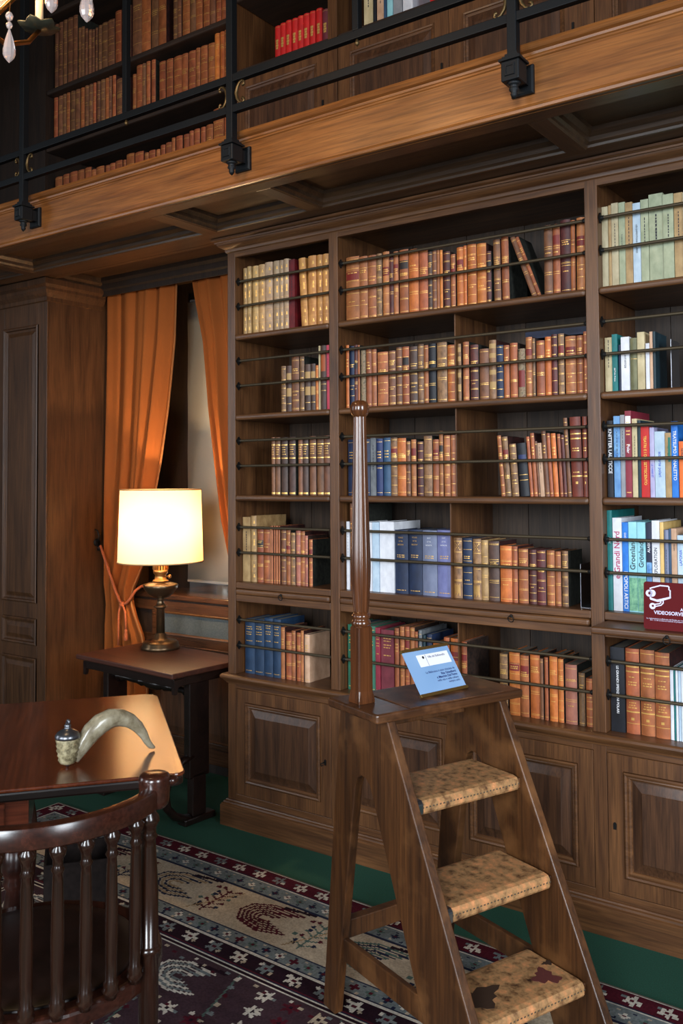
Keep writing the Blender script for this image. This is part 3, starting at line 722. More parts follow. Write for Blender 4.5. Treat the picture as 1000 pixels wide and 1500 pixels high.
('5R', 1.992, 2.011, 0.2375, 0.0, 'whi', 'p'),
('U3', -1.345, -1.312, 0.383, 0.0, 'brn', 'l'),
('U3', -1.309, -1.273, 0.383, 0.0, 'brn', 'l'),
('U3', -1.271, -1.237, 0.385, 0.0, 'brn', 'l'),
('U3', -1.235, -1.19, 0.386, 0.0, 'brn', 'l'),
('U3', -1.187, -1.148, 0.385, 0.0, 'brn', 'l'),
('U3', -1.145, -1.119, 0.305, 0.0, 'brn', 'l'),
('U3', -1.117, -1.088, 0.301, 0.0, 'brn', 'l'),
('U3', -1.085, -1.061, 0.282, 0.0, 'brn', 'l'),
('U3', -1.059, -1.031, 0.268, 0.0, 'brn', 'l'),
('U3', -1.027, -1.004, 0.26, 0.0, 'brn', 'l'),
('U3', -1.001, -0.98, 0.263, 0.0, 'brn', 'l'),
('U3', -0.978, -0.95, 0.269, 0.0, 'brn', 'l'),
('U3', -0.948, -0.901, 0.271, 0.0, 'brn', 'l'),
('U3', -0.898, -0.844, 0.27, 0.0, 'brn', 'l'),
('U3', -0.842, -0.794, 0.302, 0.0, 'rus', 'l'),
('U3', -0.791, -0.763, 0.31, 0.0, 'brn', 'l'),
('U3', -0.76, -0.716, 0.303, 0.0, 'brn', 'l'),
('U3', -0.709, -0.639, 0.349, 0.0, 'brn', 'l'),
('U3', -0.636, -0.57, 0.333, 0.0, 'rus', 'l'),
('U3', -0.567, -0.515, 0.318, 0.0, 'brn', 'l'),
('U3', -0.512, -0.457, 0.306, 0.0, 'rus', 'l'),
('U3', -0.409, -0.379, 0.265, 0.0, 'brn', 'l'),
('U3', -0.376, -0.348, 0.266, 0.0, 'brn', 'l'),
('U3', -0.345, -0.293, 0.264, 0.0, 'rus', 'l'),
('U3', -0.29, -0.251, 0.259, 0.0, 'brn', 'l'),
('U3', -0.249, -0.204, 0.256, 0.0, 'rus', 'l'),
('U3', -0.201, -0.157, 0.252, 0.0, 'rus', 'l'),
('U3', -0.154, -0.118, 0.249, 0.0, 'brn', 'l'),
('U3', -0.116, -0.082, 0.242, 0.0, 'rus', 'l'),
('U3', -0.08, -0.048, 0.236, 0.0, 'rus', 'l'),
('U2', -1.353, -1.317, 0.301, 0.0, 'rus', 'l'),
('U2', -1.315, -1.275, 0.301, 0.0, 'brn', 'l'),
('U2', -1.273, -1.242, 0.289, 0.0, 'brn', 'l'),
('U2', -1.24, -1.209, 0.288, 0.0, 'rus', 'l'),
('U2', -1.207, -1.168, 0.289, 0.0, 'brn', 'l'),
('U2', -1.166, -1.125, 0.287, 0.0, 'brn', 'l'),
('U2', -1.123, -1.091, 0.287, 0.0, 'rus', 'l'),
('U2', -1.088, -1.055, 0.29, 0.0, 'brn', 'l'),
('U2', -1.053, -1.02, 0.287, 0.0, 'brn', 'l'),
('U2', -1.017, -0.991, 0.286, 0.0, 'rus', 'l'),
('U2', -0.988, -0.961, 0.287, 0.0, 'brn', 'l'),
('U2', -0.959, -0.923, 0.288, 0.0, 'brn', 'l'),
('U2', -0.921, -0.888, 0.286, 0.0, 'rus', 'l'),
('U2', -0.886, -0.864, 0.286, 0.0, 'brn', 'l'),
('U2', -0.862, -0.833, 0.284, 0.0, 'rus', 'l'),
('U2', -0.83, -0.776, 0.256, 0.0, 'brn', 'l'),
('U2', -0.774, -0.726, 0.247, 0.0, 'rus', 'l'),
('U2', -0.706, -0.679, 0.249, 0.0, 'rus', 'l'),
('U2', -0.676, -0.631, 0.286, 0.0, 'rus', 'l'),
('U2', -0.629, -0.603, 0.284, 0.0, 'brn', 'l'),
('U2', -0.601, -0.571, 0.286, 0.0, 'rus', 'l'),
('U2', -0.568, -0.537, 0.287, 0.0, 'rus', 'l'),
('U2', -0.505, -0.46, 0.257, 0.0, 'rus', 'l'),
('U2', -0.457, -0.409, 0.256, 0.0, 'rus', 'l'),
('U2', -0.406, -0.349, 0.256, 0.0, 'rus', 'l'),
('U2', -0.347, -0.305, 0.253, 0.0, 'rus', 'l'),
('U2', -0.303, -0.254, 0.254, 0.0, 'rus', 'l'),
('U2', -0.251, -0.222, 0.256, 0.0, 'rus', 'l'),
('U2', -0.219, -0.172, 0.255, 0.0, 'rus', 'l'),
('U2', -0.17, -0.126, 0.254, 0.0, 'rus', 'l'),
('U2', -0.124, -0.092, 0.29, 0.0, 'org', 'l'),
('U2', -0.09, -0.062, 0.29, 0.0, 'org', 'l'),
('U2', -0.06, -0.035, 0.292, 0.0, 'rus', 'l'),
('U1', -1.338, -1.275, 0.306, 0.0, 'rus', 'l'),
('U1', -1.271, -1.217, 0.309, 0.0, 'rus', 'l'),
('U1', -1.212, -1.148, 0.31, 0.0, 'rus', 'l'),
('U1', -1.145, -1.09, 0.307, 0.0, 'rus', 'l'),
('U1', -1.086, -1.032, 0.308, 0.0, 'rus', 'l'),
('U1', -1.029, -0.993, 0.287, 0.0, 'rus', 'l'),
('U1', -0.988, -0.923, 0.291, 0.0, 'rus', 'l'),
('U1', -0.919, -0.881, 0.287, 0.0, 'rus', 'l'),
('U1', -0.878, -0.837, 0.288, 0.0, 'rus', 'l'),
('U1', -0.834, -0.78, 0.291, 0.0, 'rus', 'l'),
('U1', -0.777, -0.754, 0.287, 0.0, 'rus', 'l'),
('U1', -0.749, -0.69, 0.309, 0.0, 'rus', 'l'),
('U1', -0.685, -0.621, 0.304, 0.0, 'rus', 'l'),
('U1', -0.617, -0.586, 0.289, 0.0, 'rus', 'l'),
('U1', -0.581, -0.534, 0.291, 0.0, 'rus', 'l'),
('U1', -0.531, -0.502, 0.287, 0.0, 'rus', 'l'),
('U1', -0.498, -0.465, 0.302, 0.0, 'rus', 'l'),
('U1', -0.462, -0.42, 0.306, 0.0, 'rus', 'l'),
('U1', -0.416, -0.391, 0.32, 0.0, 'rus', 'l'),
('U1', -0.386, -0.34, 0.32, 0.0, 'rus', 'l'),
('U1', -0.336, -0.298, 0.319, 0.0, 'rus', 'l'),
('U1', -0.296, -0.266, 0.327, 0.0, 'rus', 'l'),
('U1', -0.262, -0.223, 0.327, 0.0, 'rus', 'l'),
('U1', -0.22, -0.188, 0.328, 0.0, 'rus', 'l'),
('U1', -0.184, -0.139, 0.33, 0.0, 'rus', 'l'),
('U1', -0.134, -0.067, 0.394, 0.0, 'rus', 'l'),
('U1', -0.063, -0.036, 0.381, 0.0, 'rus', 'l'),
('V1', 0.248, 0.28, 0.165, 0.0, 'sca', 'r'),
('V1', 0.281, 0.312, 0.167, 0.0, 'sca', 'r'),
('V1', 0.313, 0.345, 0.17, 0.0, 'sca', 'r'),
('V1', 0.347, 0.379, 0.17, 0.0, 'sca', 'r'),
('V1', 0.381, 0.413, 0.17, 0.0, 'sca', 'r'),
('V1', 0.414, 0.447, 0.17, 0.0, 'sca', 'r'),
('V1', 0.449, 0.48, 0.17, 0.0, 'sca', 'r'),
('V1', 0.483, 0.515, 0.173, 0.0, 'sca', 'r'),
('V1', 0.518, 0.552, 0.158, 0.0, 'mgn', 'r'),
('V2', 0.741, 0.786, 0.18, 0.0, 'cre', 'p'),
('V2', 0.791, 0.804, 0.16, 0.0, 'blk', 'p'),
('V2', 0.807, 0.841, 0.151, 0.0, 'pea', 'p'),
('V2', 0.843, 0.857, 0.142, 0.0, 'ste', 'p'),
('V2', 0.859, 0.887, 0.135, 0.0, 'cya', 'p'),
('V2', 0.889, 0.932, 0.127, 0.0, 'lgr', 'p'),
('V2', 0.935, 0.982, 0.116, 0.0, 'whi', 'p'),
('V2', 1.064, 1.109, 0.07, 0.0, 'sca', 'p'),
]

# ------------------------------------------------------------ books
SHZ = {'1L': SH['1'], '1M': SH['1'], '1R': SH['1'], '2L': SH['2'], '2M': SH['2'], '2R': SH['2'], '3L': SH['3'], '3M': SH['3'], '3R': SH['3'],
       '4L': SH['4'], '4M': SH['4'], '4R': SH['4'], '5L': SH['5'], '5M': SH['5'], '5R': SH['5'], 'U1': 2.93, 'U2': 3.40, 'U3': 3.72, 'V1': 3.45, 'V2': 3.45}
WHERE = {'1': 'top shelf', '2': 'second shelf', '3': 'third shelf', '4': 'fourth shelf', '5': 'bottom shelf'}
BAYN = {'L': 'left bay', 'M': 'middle bay', 'R': 'right bay'}
GALN = {'U1': 'lowest gallery row', 'U2': 'middle gallery row', 'U3': 'upper gallery row', 'V1': 'gallery shelf of red books', 'V2': 'gallery shelf behind the railing'}
LE = {  # leathers: dark, light, words
 'vel': ((150, 116, 72), (196, 160, 106), 'vellum'), 'vlo': ((176, 116, 62), (214, 152, 86), 'honey vellum'), 'bei': ((150, 122, 94), (188, 160, 128), 'beige vellum'),
 'tan': ((140, 82, 46), (184, 112, 66), 'tan leather'), 'org': ((166, 88, 34), (208, 120, 52), 'orange leather'), 'rus': ((132, 70, 38), (176, 98, 56), 'russet leather'),
 'brn': ((96, 60, 40), (136, 88, 58), 'brown leather'), 'dbr': ((56, 38, 32), (88, 62, 52), 'dark brown leather'), 'mar': ((62, 24, 24), (98, 42, 38), 'maroon leather'),
 'mah': ((112, 44, 32), (142, 60, 44), 'mahogany red leather'), 'mot': ((98, 68, 44), (152, 112, 76), 'mottled tan leather'), 'pnk': ((150, 88, 72), (184, 116, 96), 'rosy leather'),
 'nav': ((20, 32, 58), (32, 48, 80), 'navy cloth'), 'blk': ((14, 16, 22), (26, 28, 38), 'black'), 'blu': ((24, 40, 84), (34, 52, 100), 'royal blue cloth'), 'ste': ((40, 70, 100), (56, 88, 120), 'steel blue'),
 'ink': ((22, 46, 72), (34, 60, 90), 'ink blue cloth'), 'dbl': ((16, 26, 52), (24, 36, 66), 'dark blue'), 'slg': ((104, 112, 138), (122, 130, 156), 'slate grey cloth'), 'lav': ((104, 108, 156), (122, 126, 174), 'lavender cloth'),
 'grn': ((30, 84, 64), (40, 102, 78), 'green cloth'), 'cri': ((120, 32, 48), (142, 42, 60), 'crimson cloth'), 'mgn': ((96, 34, 44), (116, 46, 56), 'wine red cloth'), 'red': ((64, 10, 16), (112, 20, 26), 'dark red marbled'),
 'sca': ((178, 18, 18), (206, 32, 28), 'scarlet'), 'gry': ((84, 88, 92), (118, 122, 126), 'grey'), 'lgr': ((128, 130, 136), (150, 152, 158), 'light grey'),
 'pap': ((164, 152, 120), (190, 178, 146), 'cream paper'), 'kra': ((150, 120, 80), (182, 152, 106), 'buff paper'), 'sag': ((140, 150, 122), (172, 178, 148), 'sage paper'), 'ice': ((164, 188, 208), (196, 214, 228), 'pale blue'),
 'cre': ((176, 160, 120), (208, 192, 152), 'cream'), 'whi': ((206, 208, 216), (228, 230, 236), 'white'), 'tea': ((14, 100, 100), (24, 122, 122), 'teal'), 'dte': ((18, 40, 50), (28, 56, 66), 'dark teal'), 'oli': ((88, 88, 58), (122, 120, 84), 'olive marbled'),
 'pea': ((186, 146, 116), (210, 172, 142), 'peach'), 'pin': ((186, 60, 80), (206, 76, 96), 'pink'), 'sky': ((84, 134, 190), (120, 168, 214), 'sky blue'), 'azu': ((20, 100, 190), (34, 124, 214), 'bright blue'), 'lil': ((166, 160, 200), (190, 186, 220), 'lilac'),
 'orb': ((220, 96, 30), (236, 116, 44), 'bright orange'), 'cya': ((132, 196, 208), (156, 214, 224), 'pale cyan'), 'yel': ((206, 168, 96), (226, 190, 122), 'straw yellow')}
LEM = {}
for k, (a, b, wd) in LE.items():
    lea = k in ('tan', 'org', 'rus', 'brn', 'dbr', 'mar', 'mah', 'mot', 'pnk', 'vel', 'vlo', 'bei')
    LEM[k] = mottle('book_'+wd.replace(' ', '_'), [(.32, a), (.68, b)], 34 if k != 'mot' else 55, .5 if lea else .55, 4, .12, vary=.18 if lea else .06, hue=.006 if lea else .0, stretch=(1, 1, .6))
marb = mottle('book_marbled_paper', [(.3, (60, 52, 44)), (.5, (150, 130, 100)), (.7, (90, 50, 44))], 90, .6, 6, .1)
lab_tan = plain('label_tan', (176, 142, 92), .6); lab_red = plain('label_red', (120, 36, 30), .5); lab_org = plain('label_orange', (176, 84, 34), .5); lab_dk = plain('label_dark', (36, 28, 26), .5)
lab_navy = plain('label_navy', (30, 44, 90), .5)
ink_mag = plain('print_magenta', (178, 30, 90), .6); ink_blue = plain('print_blue', (40, 80, 190), .6); ink_green = plain('print_green', (30, 110, 96), .6); ink_yel = plain('print_yellow', (236, 200, 90), .6)
photo_green = mottle('cover_photo_green', [(.3, (60, 130, 110)), (.7, (150, 206, 160))], 60, .5)
photo_blue = mottle('cover_photo_blue', [(.3, (50, 110, 180)), (.7, (130, 180, 220))], 50, .5)
NA = 8
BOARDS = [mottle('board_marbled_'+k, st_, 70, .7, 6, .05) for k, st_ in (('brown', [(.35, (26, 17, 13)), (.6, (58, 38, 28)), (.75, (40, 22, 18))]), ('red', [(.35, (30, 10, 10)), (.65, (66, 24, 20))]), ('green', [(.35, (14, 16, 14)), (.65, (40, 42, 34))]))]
def sy(t, r): return r*((2*t-1)**2)
def cover(mb, w_, h_, d_, r):
    t = min(.0028, w_*.2); o = [(0, d_)]+[(w_*i/NA, sy(i/NA, r)) for i in range(NA+1)]+[(w_, d_)]
    ii = [(t, d_)]+[(t+(w_-2*t)*i/NA, r+.003) for i in range(NA+1)]+[(w_-t, d_)]
    n = len(o); vs = [(x, y, z) for z in (0, h_) for (x, y) in o+ii]
    fs = []
    for i in range(n-1):
        fs += [(i, i+1, 2*n+i+1, 2*n+i), (n+i+1, n+i, 3*n+i, 3*n+i+1), (2*n+i, 2*n+i+1, 3*n+i+1, 3*n+i), (i+1, i, n+i, n+i+1)]
    fs += [(0, 2*n, 3*n, n), (n-1, 2*n-1, 4*n-1, 3*n-1)]
    return mb.add(vs, fs)
def strip(mb, w_, r, t0, t1, z0, z1, off=.0005, n=6):
    vs = []
    for i in range(n+1):
        t = t0+(t1-t0)*i/n; y = sy(t, r)-off; vs += [(w_*t, y, z0), (w_*t, y, z1)]
    return mb.add(vs, [(2*i, 2*i+2, 2*i+3, 2*i+1) for i in range(n)])
def dashes(mb, w_, r, z, k, hh, rnd, wide=.7):
    t = .5-wide/2
    while t < .5+wide/2-.06:
        l = min(rnd.uniform(.08, .22), .5+wide/2-t); strip(mb, w_, r, t, t+l, z, z+hh, .0006, 2); t += l+.05
SPT = {  # lettering on spines: shelf, index -> (text, direction, material, centre z, height factor, colour)
 ('4R', 1): [('e Grandi Nord', 'up', ink_mag, .60, .62)], ('4R', 2): [('I POPOLI ARTICI', 'down', whitem, .24, .62), ('GUIDO', 'down', whitem, .84, .3)],
 ('4R', 3): [('Groenland', 'up', darkm, .64, .6)], ('4R', 4): [('Grönland', 'up', darkm, .64, .6)], ('4R', 5): [('ALASKA', 'up', whitem, .74, .5)],
 ('4R', 6): [('EXPLORATION', 'up', darkm, .55, .42)], ('4R', 0): [('ARTIC', 'down', whitem, .70, .35)], ('4R', 10): [('Laponia', 'up', darkm, .78, .3)], ('4R', 11): [('LAPONIA', 'up', ink_blue, .72, .4)],
 ('3R', 0): [('KNITTER LAU TICCE', 'down', whitem, .60, .6)], ('3R', 3): [('Polar', 'down', whitem, .56, .5)], ('3R', 6): [('TEATRI E I DEL SETTECENTO', 'down', ink_yel, .52, .34)],
 ('3R', 7): [('LE VARIE ET', 'down', ink_blue, .38, .42)], ('3R', 8): [('scoperte polari', 'down', ink_blue, .5, .3)], ('3R', 9): [('VIE DI MARE', 'down', ink_green, .7, .3)],
 ('3R', 10): [('TRATSUMO CANALETTO', 'down', ink_yel if False else whitem, .55, .5)], ('3R', 11): [('NORD', 'down', darkm, .8, .35)],
 ('2R', 1): [('del Polo Artico', 'down', whitem, .3, .3)], ('2R', 3): [('ANTARTIDE', 'down', darkm, .55, .22)], ('2R', 5): [('1911', 'down', darkm, .6, .18)],
 ('5R', 0): [('LE GRANDI SPEDIZIONI POLARI', 'down', whitem, .50, .17)],
 ('1R', 5): [('LES EXPEDITIONS POLAIRES', 'down', darkm, .56, .22)], ('1R', 3): [('la route du nord', 'down', darkm, .55, .2)], ('1R', 7): [('ARCTIC RESEARCH', 'down', darkm, .6, .13)],
}
CL = {'4M6': ('VOYAGES OF THE DISCOVERY', gilt), '4M7': ('VOYAGES OF THE DISCOVERY', gilt), '4M8': ('HEART OF THE ANTARCTIC', whitem), '4M9': ('HEART OF THE ANTARCTIC', whitem)}
cnt = {}; tot = {}
for b_ in BOOKS: tot[b_[0]] = tot.get(b_[0], 0)+1
def ordi(n): return '%d%s' % (n, 'th' if 10 <= n % 100 <= 20 else {1: 'st', 2: 'nd', 3: 'rd'}.get(n % 10, 'th'))
for (shf, x0, x1, h_, lean, cc, st) in BOOKS:
    i = cnt.get(shf, 0); cnt[shf] = i+1
    rnd = random.Random(shf+str(i))
    w_ = x1-x0-.0006; z = SHZ[shf]
    if shf == 'V2': h_ = .20+.03*rnd.random()
    gal = shf[0] in 'UV'
    d_ = min(.30, max(.13, h_*.72)) + rnd.uniform(-.01, .01)
    if shf == '5R' and i < 4: d_ = .24
    if shf == '1L' and i in (8, 9): d_ = .15
    if abs(lean) > 15: d_ = .12
    gap = {'1': .355, '2': .338, '3': .338, '4': .3645, '5': .325, 'U': .289, 'V': .32}[shf[0]]
    if shf == 'U3': gap = .40
    if shf == 'U1': gap = .438
    h_ = min(h_, gap)
    r = 0.0006 if st in 'pt' and cc not in ('nav', 'slg', 'lav', 'ink') else min(.22*w_, .0065)
    yj = rnd.uniform(0, .005) 
    root = empty('book', (x0+.0003, .042+yj-(0 if not gal else 0), z+.0004)); root.rotation_euler = (0, -R(lean), 0)
    wds = LE[cc][2]
    det = {'l': ' with gilt bands', 'g': ' with broad gilt bands', 'b': ' with pale labels', 'x': ' with gold tooling', 'r': ' with a gold emblem', 'm': ' with patterned spine', 'o': ' with a label'}.get(st, '')
    ls = ' leaning' if abs(lean) > 15 else ''
    place = ('%s of the %s' % (WHERE[shf[0]], BAYN[shf[1]])) if not gal else GALN[shf]
    tag(root, '%s book%s%s, %s from left, %s' % (wds, det, ls, ordi(i+1), place.replace(' of the ', ', ')), 'book', 'books on the '+place)
    mat = LEM[cc] if not (st == 'm' and cc in ('gry', 'cre')) else marb
    cv = cover(MB(), w_, h_, d_, r).build('cover', mat, root); autosmooth(cv, 50)
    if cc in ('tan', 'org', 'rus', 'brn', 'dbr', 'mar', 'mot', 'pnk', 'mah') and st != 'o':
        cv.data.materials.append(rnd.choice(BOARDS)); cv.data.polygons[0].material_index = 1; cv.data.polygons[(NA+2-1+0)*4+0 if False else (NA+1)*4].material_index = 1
    t = min(.0028, w_*.2)
    if w_ > .010: MB().box(t+.0002, w_-t-.0002, r+.0032, d_-.003, .003, h_-.003).build('page_block', paper, root)
    tall = h_
    g = MB()
    if st == 'l':
        pat = rnd.choice([[.05, .20, .36, .52, .70, .93], [.05, .24, .43, .62, .81, .95], [.06, .30, .33, .66, .69, .94], [.04, .18, .34, .50, .66, .82, .96], [.05, .38, .41, .72, .93]])
        for q in pat:
            strip(g, w_, r, .04, .96, q*tall, q*tall+.0015)
            if rnd.random() < .3: strip(g, w_, r, .04, .96, q*tall+.004, q*tall+.005)
        if w_ > .012:
            zc = rnd.choice([.74, .60, .66]); 
            for q in range(rnd.choice([1, 2, 3])): dashes(g, w_, r, (zc+.03*q)*tall, 1, .0035, rnd)
            if rnd.random() < .5: dashes(g, w_, r, .30*tall, 1, .003, rnd, .5)
        if rnd.random() < .16 and w_ > .014 and not gal:
            q = .62+.1*rnd.random(); lb = MB(); strip(lb, w_, r, .03, .97, q*tall, (q+.13)*tall, .0003); lb.build('title_label', rnd.choice([lab_red, lab_dk, lab_red]), root)
    elif st == 'v':
        for q in (.16, .32, .48, .64, .80): strip(g, w_, r, .05, .95, q*tall, q*tall+.0008)
        for q in (.07, .22, .55, .60, .71, .88):
            strip(g, w_, r, .62, .84, q*tall, q*tall+.006, .0006, 2); strip(g, w_, r, .66, .80, q*tall+.006, q*tall+.014, .0006, 2)
    elif st == 'c':
        strip(g, w_, r, .06, .94, .94*tall, .94*tall+.0015); strip(g, w_, r, .06, .94, .05*tall, .05*tall+.0015)
        if w_ > .014:
            for q in range(3): dashes(g, w_, r, (.66+.05*q)*tall, 1, .004, rnd, .6)
        if cc == 'blu':
            for q in (.48, .56): strip(g, w_, r, .1, .9, q*tall, q*tall+.003)
    elif st == 'b':
        for a, b in ((.70, .84), (.34, .52)) if cc == 'dbr' else ((.86, .94), (.70, .78), (.42, .50), (.18, .30)):
            lb = MB(); strip(lb, w_, r, .03, .97, a*tall, b*tall, .0004); lb.build('title_label', lab_tan, root)
        strip(g, w_, r, .05, .95, .18*tall, .18*tall+.002)
    elif st == 'g':
        pair = (.86, .63) if shf == '3L' else (.78, .72, .25)
        for q in pair: strip(g, w_, r, .02, .98, q*tall, q*tall+.0045)
        for q in ((.82, .78, .74, .70) if shf == '3L' else (.60, .57, .30)): dashes(g, w_, r, q*tall, 1, .0035, rnd, .62)
        strip(g, w_, r, .05, .95, .02*tall, .05*tall) if shf == '3L' else strip(g, w_, r, .40, .62, .16*tall, .19*tall)
        if shf == '5R':
            for q in (.95, .44, .40, .12): strip(g, w_, r, .03, .97, q*tall, q*tall+.0018)
            for q in (.66, .36, .33): dashes(g, w_, r, q*tall, 1, .003, rnd, .5)
    elif st == 'x':
        for q in (.94, .76, .58, .50, .30, .28): strip(g, w_, r, .04, .96, q*tall, q*tall+.002)
        for q in range(7): 
            t0 = q/8; strip(g, w_, r, t0*.9+.05, t0*.9+.10, (.04+.02*(q % 3))*tall, (.24-.02*(q % 2))*tall, .0005, 1)
        for q in range(6): strip(g, w_, r, .1+.13*q, .16+.13*q, (.78+.025*q)*tall, (.80+.025*q)*tall, .0005, 1); strip(g, w_, r, .1+.13*q, .16+.13*q, (.925-.025*q)*tall, (.945-.025*q)*tall, .0005, 1)
    elif st == 'r':
        for q in range(4): strip(g, w_, r, .3-.04*(q % 2), .7+.04*(q % 2), (.34+.07*q)*tall, (.40+.07*q)*tall, .0005, 2)
        strip(g, w_, r, .06, .94, .95*tall, .95*tall+.0012)
    elif st == 'o':
        lb = MB(); strip(lb, w_, r, .08, .92, (.60 if cc == 'dbr' else .68)*tall, (.86 if cc == 'dbr' else .78)*tall, .0004); lb.build('title_label', lab_org if cc == 'dbr' else lab_navy, root)
        for q in (.40, .30): strip(g, w_, r, .05, .95, q*tall, q*tall+.0015)
    elif st == 'm' and cc != 'gry':
        if cc == 'cre':
            lb = MB(); strip(lb, w_, r, .02, .98, .22*tall, .56*tall, .0004); lb.build('title_label', lab_red, root)
        else: strip(g, w_, r, .06, .94, .60*tall, .60*tall+.001)
    if st == 'p' and w_ > .012 and rnd.random() < .7:
        p_ = MB(); zz = .45*tall
        for q in range(9): l = rnd.uniform(.008, .016); strip(p_, w_, r, .46, .56, zz, zz+l*.7, .0005, 1); zz += l
        p_.build('spine_lettering', darkm, root)['kind'] = 'stuff'
    if g.v: g.build('gilt_bands', gilt, root)['kind'] = 'stuff'
    # readable spine lettering
    key = '%s%d' % (shf, i)
    for (sv, dr, mt, zc, hf) in SPT.get((shf, i), []):
        vs_, fs_ = text_mesh(sv, 1, 'CENTER', .012); ln = max(v[0] for v in vs_)-min(v[0] for v in vs_)
        size = min(w_*hf*1.4, .92*tall*.9/ln if len(sv) > 9 else 1)
        fn = (lambda a, b: (w_/2-b*size, sy(.5, r)-.0007, zc*tall+a*size)) if dr == 'up' else (lambda a, b: (w_/2+b*size, sy(.5, r)-.0007, zc*tall-a*size))
        text_part('spine_lettering', sv, fn, mt, root, 'CENTER', .012)
    if key in CL or (st == 't' and cc in ('ink', 'grn', 'cri', 'mgn')):
        sv, mt = CL.get(key, (None, gilt)); g2 = MB()
        if sv:
            for q, wd_ in enumerate(['VOYAGES', 'OF THE', 'DISCOVERY'] if 'VOY' in sv else ['HEART', 'OF THE', 'ANTARCTIC']):
                sz = .0075; text_part('spine_lettering', wd_, lambda a, b: (w_/2+a*sz*.72, sy(.5, r)-.0009-0, (.88-.055*q)*tall+b*sz), mt, root)
            for q in (.60, .57): dashes(g2, w_, r, q*tall, 1, .003, rnd, .6)
            dashes(g2, w_, r, .05*tall, 1, .003, rnd, .7)
        else:
            for q in (.86, .82, .76, .72, .60): dashes(g2, w_, r, q*tall, 1, .0035, rnd, .6)
            dashes(g2, w_, r, .05*tall, 1, .003, rnd, .7)
        g2.build('cloth_lettering', gilt, root)['kind'] = 'stuff'
    if shf == '4R' and i in (3, 4):
        lb = MB(); strip(lb, w_, r, .01, .99, .004, .38*tall, .0004); lb.build('cover_picture', photo_green, root)
    if (shf == '4R' and i == 5): lb = MB(); strip(lb, w_, r, .01, .99, .15*tall, .56*tall, .0004); lb.build('cover_picture', photo_blue, root)
    if (shf == '3R' and i == 1): lb = MB(); strip(lb, w_, r, .01, .99, .42*tall, .86*tall, .0004); lb.build('cover_picture', photo_blue, root)
    if (shf == '3R' and i == 3): lb = MB(); strip(lb, w_, r, .08, .92, .84*tall, .94*tall, .0004); lb.build('spine_sticker', whitem, root)
    if (shf == '3R' and i == 9): lb = MB(); strip(lb, w_, r, .5, .9, .55*tall, .93*tall, .0004); lb.build('cover_panel', ink_green, root)
# metal bookends and a navy volume lying on top of the second row
def bookend(x, z, h_, label, y=.06):
    t = empty('bookend', (x, y, z)); tag(t, label, 'bookend')
    MB().box(0, .0022, 0, .10, .002, h_).build('upright_plate', steel, t, bev=.0008); MB().box(0, .04, 0, .10, .0002, .002).build('foot_plate', steel, t)
bookend(1.648, SH['4'], .155, 'thin steel bookend at the right end of the fourth shelf, middle bay', .05)
bookend(1.975, SH['2'], .17, 'thin steel bookend after the dark teal book in the right bay', .06)
flat = empty('flat_book', (1.43, .10, SH['2']+.2262)); tag(flat, 'navy book lying flat on top of the second shelf row, middle bay', 'book')
MB().box(0, .26, 0, .003, 0, .026).build('spine', LEM['nav'], flat); MB().box(0, .26, .003, .19, 0, .003).build('cover', LEM['nav'], flat); MB().box(0, .26, .003, .19, .023, .026).build('cover', LEM['nav'], flat)
MB().box(.004, .256, .0035, .186, .0032, .0228).build('page_block', paper, flat)

# ------------------------------------------------------------ radiator cabinet under the window
rc = empty('radiator_cabinet', (-.667, .45, 0)); tag(rc, 'low oak radiator cabinet with grey grille under the window', 'cabinet')
def inroot(root, mb, name, mat, **k):
    o = mb.build(name, mat, None, **k); o.parent = root
    o.matrix_parent_inverse = Matrix.Translation(-Vector(root.location)); return o
sillwood = wood('sill_oak', (96, 62, 40), (62, 38, 24), 'x', rough=.25, coat=.4)
inroot(rc, MB().box(-1.333, -.002, .455, .945, .895, .925), 'top_board', sillwood, bev=.006)
inroot(rc, MB().box(-1.333, -.002, .474, .735, 0, .895), 'carcass', dark_wood)
for a, b in ((.83, .885), (.655, .70), (.05, .16)): inroot(rc, MB().box(-1.333, -.002, .459, .474, a, b), 'front_rail', sillwood, bev=.002)
for a, b in ((-1.333, -1.22), (-1.0, -.93), (-.09, -.002)): inroot(rc, MB().box(a, b, .460, .474, .16, .83), 'front_stile', sillwood, bev=.002)
grille = mottle('grey_grille', [(.3, (58, 66, 68)), (.7, (84, 92, 94))], 200, .6, 2, .3)
inroot(rc, MB().box(-.93, -.09, .468, .476, .70, .83), 'grille_panel', grille)
inroot(rc, MB().loops(-.93, -.09, .70, .83, .458, [(0, 0), (.004, -.004), (.010, -.002), (.014, .006)], fill=False), 'grille_moulding', oak_x)
inroot(rc, MB().loops(-.93, -.09, .16, .655, .458, [(0, 0), (.006, -.004), (.012, .008), (.05, .004)]), 'lower_panel', oak_panel)

# ------------------------------------------------------------ curtains
fab, n_, b_ = nt('orange_curtain_fabric')
b_.inputs['Roughness'].default_value = .9; b_.inputs['Base Color'].default_value = lin((158, 88, 40)); b_.inputs['Specular IOR Level'].default_value = .15
tr = n_.nodes.new('ShaderNodeBsdfTranslucent'); tr.inputs['Color'].default_value = lin((220, 100, 30)); ms = n_.nodes.new('ShaderNodeMixShader'); ms.inputs[0].default_value = .15
n_.links.new(b_.outputs[0], ms.inputs[1]); n_.links.new(tr.outputs[0], ms.inputs[2]); n_.links.new(ms.outputs[0], n_.nodes['Material Output'].inputs[0])
wv = n_.nodes.new('ShaderNodeTexNoise'); wv.inputs['Scale'].default_value = 400; bp = n_.nodes.new('ShaderNodeBump'); bp.inputs['Strength'].default_value = .2; bp.inputs['Distance'].default_value = .001; L(n_, wv, 'Fac', bp, 'Height'); L(n_, bp, 0, b_, 'Normal')
